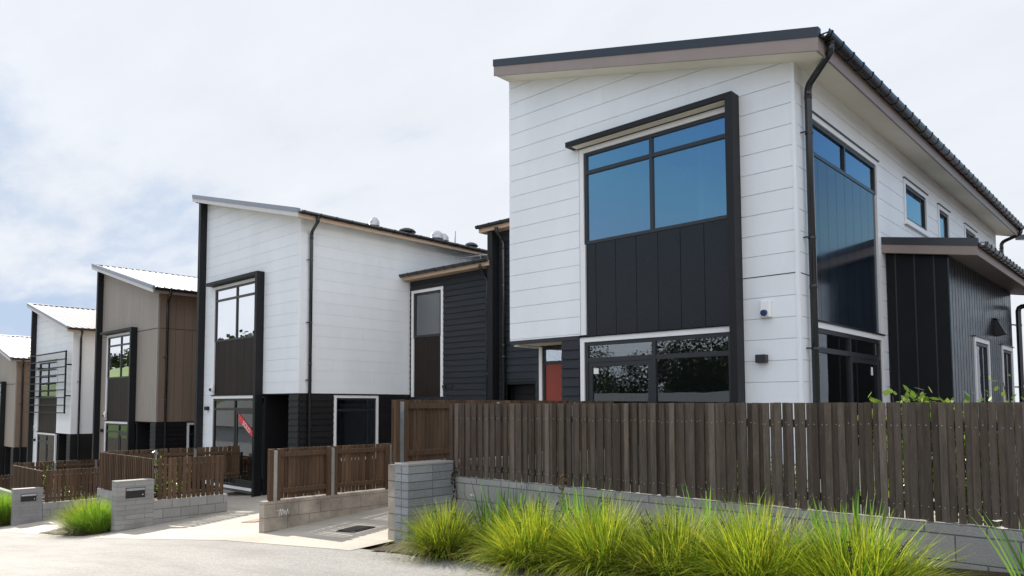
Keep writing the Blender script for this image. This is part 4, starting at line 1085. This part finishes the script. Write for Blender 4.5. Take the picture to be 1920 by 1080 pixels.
# leafy shrubs behind the fences
def shrub(label, x, y, zb, h, r, n, seed, leaf=.055, group='leafy shrubs behind the front fence', name='leafy_shrub', skirt=0.):
    rnd = random.Random(seed)
    F = thing(name, label, 'shrub', (x, y, zb), group)
    mb = MB(); tips = []
    for k in range(7):
        a = rnd.uniform(0, 6.28); rr = r * rnd.uniform(.15, .8); hh = h * rnd.uniform(.7, 1.)
        t = Vector((x + math.cos(a) * rr, y + math.sin(a) * rr, zb + hh)); tips.append(t)
        b = Vector((x + rnd.uniform(-.04, .04), y + rnd.uniform(-.04, .04), zb)); mid = b.lerp(t, .5) + Vector((rnd.uniform(-.05, .05), rnd.uniform(-.05, .05), 0))
        mb.tube([b, mid, t], .010, 5, r1=.004)
    mb.build('stems', M['bark'], F, recalc=False)
    mb = MB()
    for i in range(n):
        t = rnd.choice(tips); f = rnd.uniform(.12, 1.) ** .8
        p = Vector((x, y, zb)).lerp(t, f); s = .13 * (1.15 - f * .5)
        p += Vector((rnd.gauss(0, s), rnd.gauss(0, s), rnd.gauss(0, .06)))
        d = Vector((rnd.uniform(-1, 1), rnd.uniform(-1, 1), rnd.uniform(-.1, 1.2))); nn = Vector((rnd.uniform(-.6, .6), rnd.uniform(-.6, .6), 1))
        l = leaf * rnd.uniform(.6, 1.25); leafq(mb, p, d, nn, l, l * .3)
    mb.build('leaves', M['leaf'], F, recalc=False)
    return F
shrub('shrub with bright leafy tip showing above the fence before the black annex', -1.78, 7.5, -1.1, 1.26, .11, 700, 41, leaf=.085)
shrub('slender shrub sprig just above the fence top, left of the bigger leafy tip', -2.0, 7.55, -1.1, 1.26, .06, 420, 42, leaf=.085)
shrub('low shrub barely topping the fence right of the bigger leafy tip', -1.55, 7.5, -1.1, 1.12, .18, 620, 43, leaf=.08)
for i, (x, lab) in enumerate(((-1.40, 'shrub showing only through the fence gaps near its right end'), (-1.25, 'shrub showing only through the fence gaps near its right end'), (-1.02, 'shrub whose dark leaves reach over the fence at the right edge'),
                              (-2.9, 'shrub glimpsed through the slats in the middle of the long fence'), (-3.35, 'shrub glimpsed through the slats in the middle of the long fence'))):
    shrub(lab, x, 7.45, -1.1, 1.33 if i == 2 else .98 if i < 2 else .55, .22, 700, 50 + i)
shrub('small green shrub peeping over the narrow-slatted fence', -18.0, 7.4, -2.2, 1.16, .06, 90, 60, leaf=.075)
shrub('tiny shrub tip at the corner of the narrow-slatted fence', -16.5, 7.0, -2.2, .98, .06, 70, 61, leaf=.07)
shrub('small shrub over the fine grey slats before the louvre-screened house', -25.5, 7.2, -3., 1.12, .08, 90, 62, leaf=.08)
shrub('shrub glimpsed through the brown slats right of the grey letterbox pillar', -16.9, 7.5, -2.3, .55, .2, 240, 63, leaf=.07)
shrub('shrub glimpsed through the brown slats right of the smooth pillar', -24.8, 7.6, -3.1, .70, .2, 240, 64, leaf=.08)

# dead leaves and clippings lying at the edge of the bed
mb = MB(); rnd = random.Random(21)
for i in range(900):
    x = rnd.uniform(-6.6, 2.5); y = 5.23 + abs(rnd.gauss(0, .12)) * rnd.choice((-1, 1, 1)); z = g(x, y) + (.055 if y > 5.4 else .012)
    a = rnd.uniform(0, 6.28); l = rnd.uniform(.02, .09); leafq(mb, Vector((x, y, z)), Vector((math.cos(a), math.sin(a), rnd.uniform(-.02, .25))), Vector((0, 0, 1)), l, rnd.uniform(.002, .009))
struct(mb.build('leaf_litter', M['dead'], recalc=False), 'stuff')

# white scuff scrawled on the stained wall
mb = MB(); rnd = random.Random(3); pts = [(-9.998, 6.02 + i * .021, -1.63 + (.06 if i % 2 else -.05) * (1 - i / 14) + rnd.uniform(-.02, .02)) for i in range(9)]
for a, b in zip(pts, pts[1:]): mb.tube([a, b], .0035, 4)
mb.tube([(-9.998, 5.97, -1.60), (-9.998, 6.12, -1.605)], .003, 4)
o = mb.build('chalk_mark', M['white_plastic'], None, origin=tuple(bw2.location), recalc=False); o.parent = bw2; o.location = (0, 0, 0)
# ---------------------------------------------------------------- house behind the annex at the right edge
rh = thing('rear_house', 'white house with dark windows glimpsed behind the black annex at the right edge', 'house', (1., 33, -.6))
mb = MB(); clad(mb, 'F', 29, -3.4, 6, -.8, 5.2, 'board', .30, -.8, holes=[(-2.9, -1.0, -.2, 2.1), (-3.3, -1, 2.4, 2.85)]); mb.box(-3.4, -3.28, 29.12, 37, -.8, 5.2); mb.box(5.88, 6, 29.12, 37, -.8, 5.2); mb.box(-3.28, 5.88, 36.9, 37, -.8, 5.2)
mb.build('front_cladding', M['white'], rh)
window('ground_window', rh, 'F', 29, -2.9, -1.0, -.2, 2.1, [-1.9], [1.5], 'glass_low', fr=.07, trim=(1, 1, 1, 1)); window('high_window', rh, 'F', 29, -3.3, -1., 2.4, 2.85, [], [], 'glass_low', fr=.06)
mb = MB(); mb.prism([(-3.9, 28.5, 5.2), (6.4, 28.5, 5.2), (6.4, 37.5, 6.6), (-3.9, 37.5, 6.6)], [(-3.9, 28.5, 5.35), (6.4, 28.5, 5.35), (6.4, 37.5, 6.75), (-3.9, 37.5, 6.75)]); mb.build('roof', M['roof_dark'], rh)
mb = MB(); mb.box(-3.2, 5.8, 31, 31.1, -.8, 5.1); mb.build('interior', M['inner'], rh)

# ---------------------------------------------------------------- across the street: what the windows mirror
def opposite(label, x0, x1, y0, y1, zg, h, rh_, brick_h, seed):
    F = thing('opposite_house', label, 'house', ((x0 + x1) / 2, (y0 + y1) / 2, zg), 'houses across the street')
    t = .25; ws = []
    n = int((x1 - x0) / 3.4)
    holes = [(x0 + 1 + i * (x1 - x0 - 1) / n, x0 + 2.6 + i * (x1 - x0 - 1) / n) for i in range(n)]
    def wall(za, zb_, m, nm, hz):
        mb = MB()
        for (a, b) in minus((x0, x1), holes): mb.box(a, b, y1 - t, y1, za, zb_)
        for (a, b) in holes:
            if hz[0] > za: mb.box(a, b, y1 - t, y1, za, min(hz[0], zb_))
            if hz[1] < zb_: mb.box(a, b, y1 - t, y1, max(hz[1], za), zb_)
        mb.box(x0, x0 + t, y0, y1 - t, za, zb_); mb.box(x1 - t, x1, y0, y1 - t, za, zb_); mb.box(x0 + t, x1 - t, y0, y0 + t, za, zb_)
        k = za
        return mb.build(nm, M[m], F)
    wall(zg - 1, zg + brick_h, 'brick', 'brick_base', (zg + .9, zg + 2.1)); up = wall(zg + brick_h, zg + h, 'house_white', 'weatherboard_wall', (zg + .9, zg + 2.1))
    mb = MB(); z = zg + brick_h
    while z < zg + h - .15: mb.prism([(x0, y1, z), (x1, y1, z), (x1, y1, z + .16), (x0, y1, z + .16)], [(x0, y1 + .03, z), (x1, y1 + .03, z), (x1, y1 + .005, z + .16), (x0, y1 + .005, z + .16)]); z += .17
    if brick_h > 2.05: mb.build('boards', M['house_white'], F)
    for a, b in holes:
        mb = MB(); mb.box(a, b, y1 - .12, y1 - .06, zg + .9, zg + 2.1); w = mb.build('window', M['panel'], F)
        q = MB(); q.box(a - .06, b + .06, y1 + .002, y1 + .03, zg + 2.1, zg + 2.17); q.box(a - .06, b + .06, y1 + .002, y1 + .03, zg + .83, zg + .9); q.build('trim', M['trim'], w)
    ym = (y0 + y1) / 2; o_ = .5; mb = MB(); z = zg + h
    mb.prism([(x0 - o_, y1 + o_, z), (x0 - o_, y0 - o_, z), (x0 - o_, ym, z + rh_)], [(x1 + o_, y1 + o_, z), (x1 + o_, y0 - o_, z), (x1 + o_, ym, z + rh_)])
    mb.build('roof', M['roof_grey'], F)
    return F
opposite('low grey roofed brick house across the street, mirrored in the nearest house\'s glass doors', -34, -15, -26, -15, -3.1, 2.4, 1.5, .9, 1)
opposite('two storey brick and white weatherboard house mirrored in the second white house\'s doors', -76, -54, -24, -13, -8.3, 6.3, 3., 3.6, 2)
opposite('grey roofed house across the street behind the photographer', 6, 20, -26, -16, -2.2, 2.6, 1.2, 1.2, 3)
opposite('pale low house uphill, mirrored in the annex windows', 22, 30, 22, 34, .2, 4.6, 2.2, 1.6, 4)

def tree(label, x, y, zb, h, r, n, seed, kind='crown', name='tree'):
    rnd = random.Random(seed)
    F = thing(name, label, 'tree', (x, y, zb), 'trees across the street')
    mb = MB(); mb.tube([(x, y, zb), (x + .1, y, zb + h * .35), (x, y + .1, zb + h * .75)], r * .09, 8, r1=r * .03)
    lob = []
    for k in range(9):
        a = rnd.uniform(0, 6.28); rr = r * rnd.uniform(.2, .75); c = Vector((x + math.cos(a) * rr, y + math.sin(a) * rr, zb + h * rnd.uniform(.45, .88))); lob.append((c, r * rnd.uniform(.28, .5)))
        mb.tube([(x, y, zb + h * rnd.uniform(.25, .5)), c], r * .03, 5, r1=.02)
    mb.build('trunk', M['bark'], F, recalc=False)
    mb = MB()
    for i in range(n):
        c, q = rnd.choice(lob); d = Vector((rnd.gauss(0, 1), rnd.gauss(0, 1), rnd.gauss(0, .8))).normalized() * q * rnd.uniform(.5, 1.1)
        l = rnd.uniform(.16, .30); leafq(mb, c + d, Vector((rnd.uniform(-1, 1), rnd.uniform(-1, 1), rnd.uniform(-.6, .8))), Vector((rnd.gauss(0, 1), rnd.gauss(0, 1), 1)), l, l * .35)
    mb.build('crown', M[kind], F, recalc=False)
for i, (x, y, h, r) in enumerate(((-27, -44, 8.6, 4.6), (-35, -47, 9.8, 5.4), (-43, -45, 8.6, 4.8), (-21, -47, 7.4, 3.6), (-52, -48, 9.8, 5.), (-15, -44, 6., 2.8), (-60, -50, 10, 5.), (-31, -52, 10, 5.), (-39, -53, 9.5, 5.))):
    h *= 1.32; r *= 1.2
    tree('dark bushy tree across the street, mirrored in the nearest glass doors', x, y, g(x, y), h, r, 13000, 80 + i)
# green hill and far wood mirrored in the taupe house's window
mb = MB(); nx, ny = 40, 14; P = {}
for i in range(nx + 1):
    for j in range(ny + 1):
        x = -760 + 560 * i / nx; y = -60 - 240 * j / ny; f = j / ny
        e = math.sin(math.pi * min(1, i / nx * 1.02)) ** .5
        P[i, j] = len(mb.v); mb.v.append((x, y, g(x, y) - .3 + e * (56 * math.sin(f * math.pi * .5) + 2. * math.sin(x * .03) * f)))
for i in range(nx):
    for j in range(ny): mb.f.append((P[i, j], P[i, j + 1], P[i + 1, j + 1], P[i + 1, j])); mb.mi.append(0)
M['meadow'] = mat('meadow', (.11, .175, .04), .9, .1, var=.15, vscale=.05)
struct(mb.build('hill', M['meadow'], smooth=True))
mb = MB(); rnd = random.Random(9)
for k in range(170):
    x = rnd.uniform(-720, -230); y = -200 - rnd.uniform(0, 60); z = 33 ; r = rnd.uniform(5, 9)
    for i in range(70):
        d = Vector((rnd.gauss(0, 1), rnd.gauss(0, 1), rnd.gauss(0, .8))).normalized() * r * rnd.uniform(.5, 1.1); l = rnd.uniform(2., 4.)
        leafq(mb, Vector((x, y, z + r * .6)) + d, Vector((rnd.uniform(-1, 1), rnd.uniform(-1, 1), rnd.uniform(-.6, .8))), Vector((rnd.gauss(0, 1), rnd.gauss(0, 1), 1)), l, l * .45)
struct(mb.build('far_wood', M['crown'], recalc=False), 'stuff')

# ---------------------------------------------------------------- sky, sun, camera
SUN_AZ, SUN_EL = 172., 24.          # azimuth measured from +X towards +Y
W = bpy.data.worlds.new('World'); S.world = W; W.use_nodes = True
nt = W.node_tree; N = nt.nodes; L = nt.links; bg = N['Background']
sky = N.new('ShaderNodeTexSky'); sky.sky_type = 'NISHITA'; sky.sun_disc = False
sky.sun_elevation = R_(SUN_EL); sky.sun_rotation = R_(90 - SUN_AZ) % (2 * math.pi); sky.air_density = 1.; sky.dust_density = .4; sky.ozone_density = 2.0
tc = N.new('ShaderNodeTexCoord')
def math_(op, a, b=None, c=None, clamp=False):
    n = N.new('ShaderNodeMath'); n.operation = op; n.use_clamp = clamp
    for i, v in enumerate((a, b, c)):
        if v is None: continue
        if isinstance(v, (int, float)): n.inputs[i].default_value = v
        else: L.new(v, n.inputs[i])
    return n.outputs[0]
sep = N.new('ShaderNodeSeparateXYZ'); L.new(tc.outputs['Generated'], sep.inputs[0])
zc = math_('MAXIMUM', sep.outputs[2], 0.)
den = math_('ADD', zc, .22)
px_ = math_('DIVIDE', sep.outputs[0], den); py_ = math_('DIVIDE', sep.outputs[1], den)
cmb = N.new('ShaderNodeCombineXYZ'); L.new(px_, cmb.inputs[0]); L.new(py_, cmb.inputs[1])
def fbm(scale, detail, sx, sy, off, rough=.55, dist=0.):
    mp = N.new('ShaderNodeMapping'); mp.inputs['Scale'].default_value = (sx, sy, 1); mp.inputs['Location'].default_value = off; mp.inputs['Rotation'].default_value = (0, 0, R_(-30))
    L.new(cmb.outputs[0], mp.inputs['Vector'])
    n = N.new('ShaderNodeTexNoise'); n.inputs['Scale'].default_value = scale; n.inputs['Detail'].default_value = detail; n.inputs['Roughness'].default_value = rough; n.inputs['Distortion'].default_value = dist
    L.new(mp.outputs['Vector'], n.inputs['Vector']); return n.outputs['Fac']
n1 = fbm(.9, 9, 1., 1.5, (3.1, 1.7, 0), .58, .35)
n2 = fbm(2.4, 8, 1., 1.7, (7., 4., 0), .6, .2)
def lobe(d, lo, hi):
    v = Vector(d).normalized(); dp = N.new('ShaderNodeVectorMath'); dp.operation = 'DOT_PRODUCT'
    nm = N.new('ShaderNodeVectorMath'); nm.operation = 'NORMALIZE'; L.new(tc.outputs['Generated'], nm.inputs[0]); L.new(nm.outputs[0], dp.inputs[0]); dp.inputs[1].default_value = v
    r = N.new('ShaderNodeMapRange'); r.interpolation_type = 'SMOOTHSTEP'; r.inputs['From Min'].default_value = lo; r.inputs['From Max'].default_value = hi
    L.new(dp.outputs['Value'], r.inputs['Value']); return r.outputs['Result']
cover = math_('MULTIPLY_ADD', n1, 1.35, .42)                     # mostly overcast with thin cloud
blue1 = lobe((-.972, .19, .14), .93, .992)                       # clear patch low over the left of the street
blue2 = lobe((-.47, -.79, .42), .93, .992)                         # clear sky behind the photographer
blue3 = lobe((.50, .84, .20), .80, .95)                          # clear sky to the right of the houses
cover = math_('ADD', cover, math_('MULTIPLY', math_('SUBTRACT', n2, .5), .75))
cover = math_('SUBTRACT', cover, math_('MULTIPLY', blue1, .52))
cover = math_('SUBTRACT', cover, math_('MULTIPLY', blue2, .95))
cover = math_('SUBTRACT', cover, math_('MULTIPLY', blue3, .95))
cr = N.new('ShaderNodeMapRange'); cr.interpolation_type = 'SMOOTHSTEP'; cr.inputs['From Min'].default_value = .42; cr.inputs['From Max'].default_value = .86
L.new(cover, cr.inputs['Value']); cov = cr.outputs['Result']
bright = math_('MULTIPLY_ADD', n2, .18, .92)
bright = math_('MULTIPLY', bright, math_('MULTIPLY_ADD', lobe((.15, -.95, .3), .0, .8), .40, 1.))   # unseen clouds behind the camera brightened as added fill for the house fronts
SKY = .13
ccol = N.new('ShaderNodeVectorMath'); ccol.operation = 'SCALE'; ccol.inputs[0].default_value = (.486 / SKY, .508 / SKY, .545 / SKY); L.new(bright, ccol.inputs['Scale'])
hs = N.new('ShaderNodeHueSaturation'); hs.inputs['Saturation'].default_value = 1.18; hs.inputs['Value'].default_value = 1.0
cl = N.new('ShaderNodeVectorMath'); cl.operation = 'MINIMUM'; cl.inputs[1].default_value = (.335 / SKY, .395 / SKY, .49 / SKY); L.new(sky.outputs[0], cl.inputs[0]); L.new(cl.outputs[0], hs.inputs['Color'])
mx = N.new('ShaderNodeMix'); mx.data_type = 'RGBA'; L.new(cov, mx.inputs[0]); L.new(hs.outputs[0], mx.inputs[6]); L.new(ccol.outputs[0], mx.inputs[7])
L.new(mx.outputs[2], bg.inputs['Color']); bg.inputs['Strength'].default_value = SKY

sl_ = bpy.data.lights.new('sun', 'SUN'); sl_.energy = 4.8; sl_.angle = R_(.53); sl_.color = (1., .93, .82)
so = bpy.data.objects.new('sun', sl_); COL.objects.link(so)
sd_ = Vector((math.cos(R_(SUN_AZ)) * math.cos(R_(SUN_EL)), math.sin(R_(SUN_AZ)) * math.cos(R_(SUN_EL)), math.sin(R_(SUN_EL))))
so.rotation_euler = sd_.to_track_quat('Z', 'Y').to_euler(); so.location = (0, 0, 30)

cx, cy, f_, h_ = 870., 678., 1379., 82.
pt = math.atan2(h_, f_); yw_ = R_(44.97)
fw = Vector((-math.sin(yw_), math.cos(yw_), 0)); Rv = Vector((math.cos(yw_), math.sin(yw_), 0))
Fv = fw * math.cos(pt) + Vector((0, 0, math.sin(pt))); Uv = -fw * math.sin(pt) + Vector((0, 0, math.cos(pt)))
cam = bpy.data.cameras.new('camera'); co = bpy.data.objects.new('camera', cam); COL.objects.link(co); S.camera = co
co.matrix_world = Matrix(((Rv.x, Uv.x, -Fv.x, 0), (Rv.y, Uv.y, -Fv.y, 0), (Rv.z, Uv.z, -Fv.z, 0), (0, 0, 0, 1)))
cam.sensor_fit = 'HORIZONTAL'; cam.sensor_width = 36; cam.lens = f_ / 1920 * 36
cam.shift_x = (960 - cx) / 1920; cam.shift_y = (cy - 540) / 1920; cam.clip_start = .1; cam.clip_end = 3000
S.view_settings.view_transform = 'Standard'; S.view_settings.look = 'None'; S.view_settings.gamma = 1; S.view_settings.exposure = .80
S.cycles.max_bounces = 8; S.cycles.transparent_max_bounces = 16; S.cycles.caustics_reflective = False; S.cycles.caustics_refractive = False
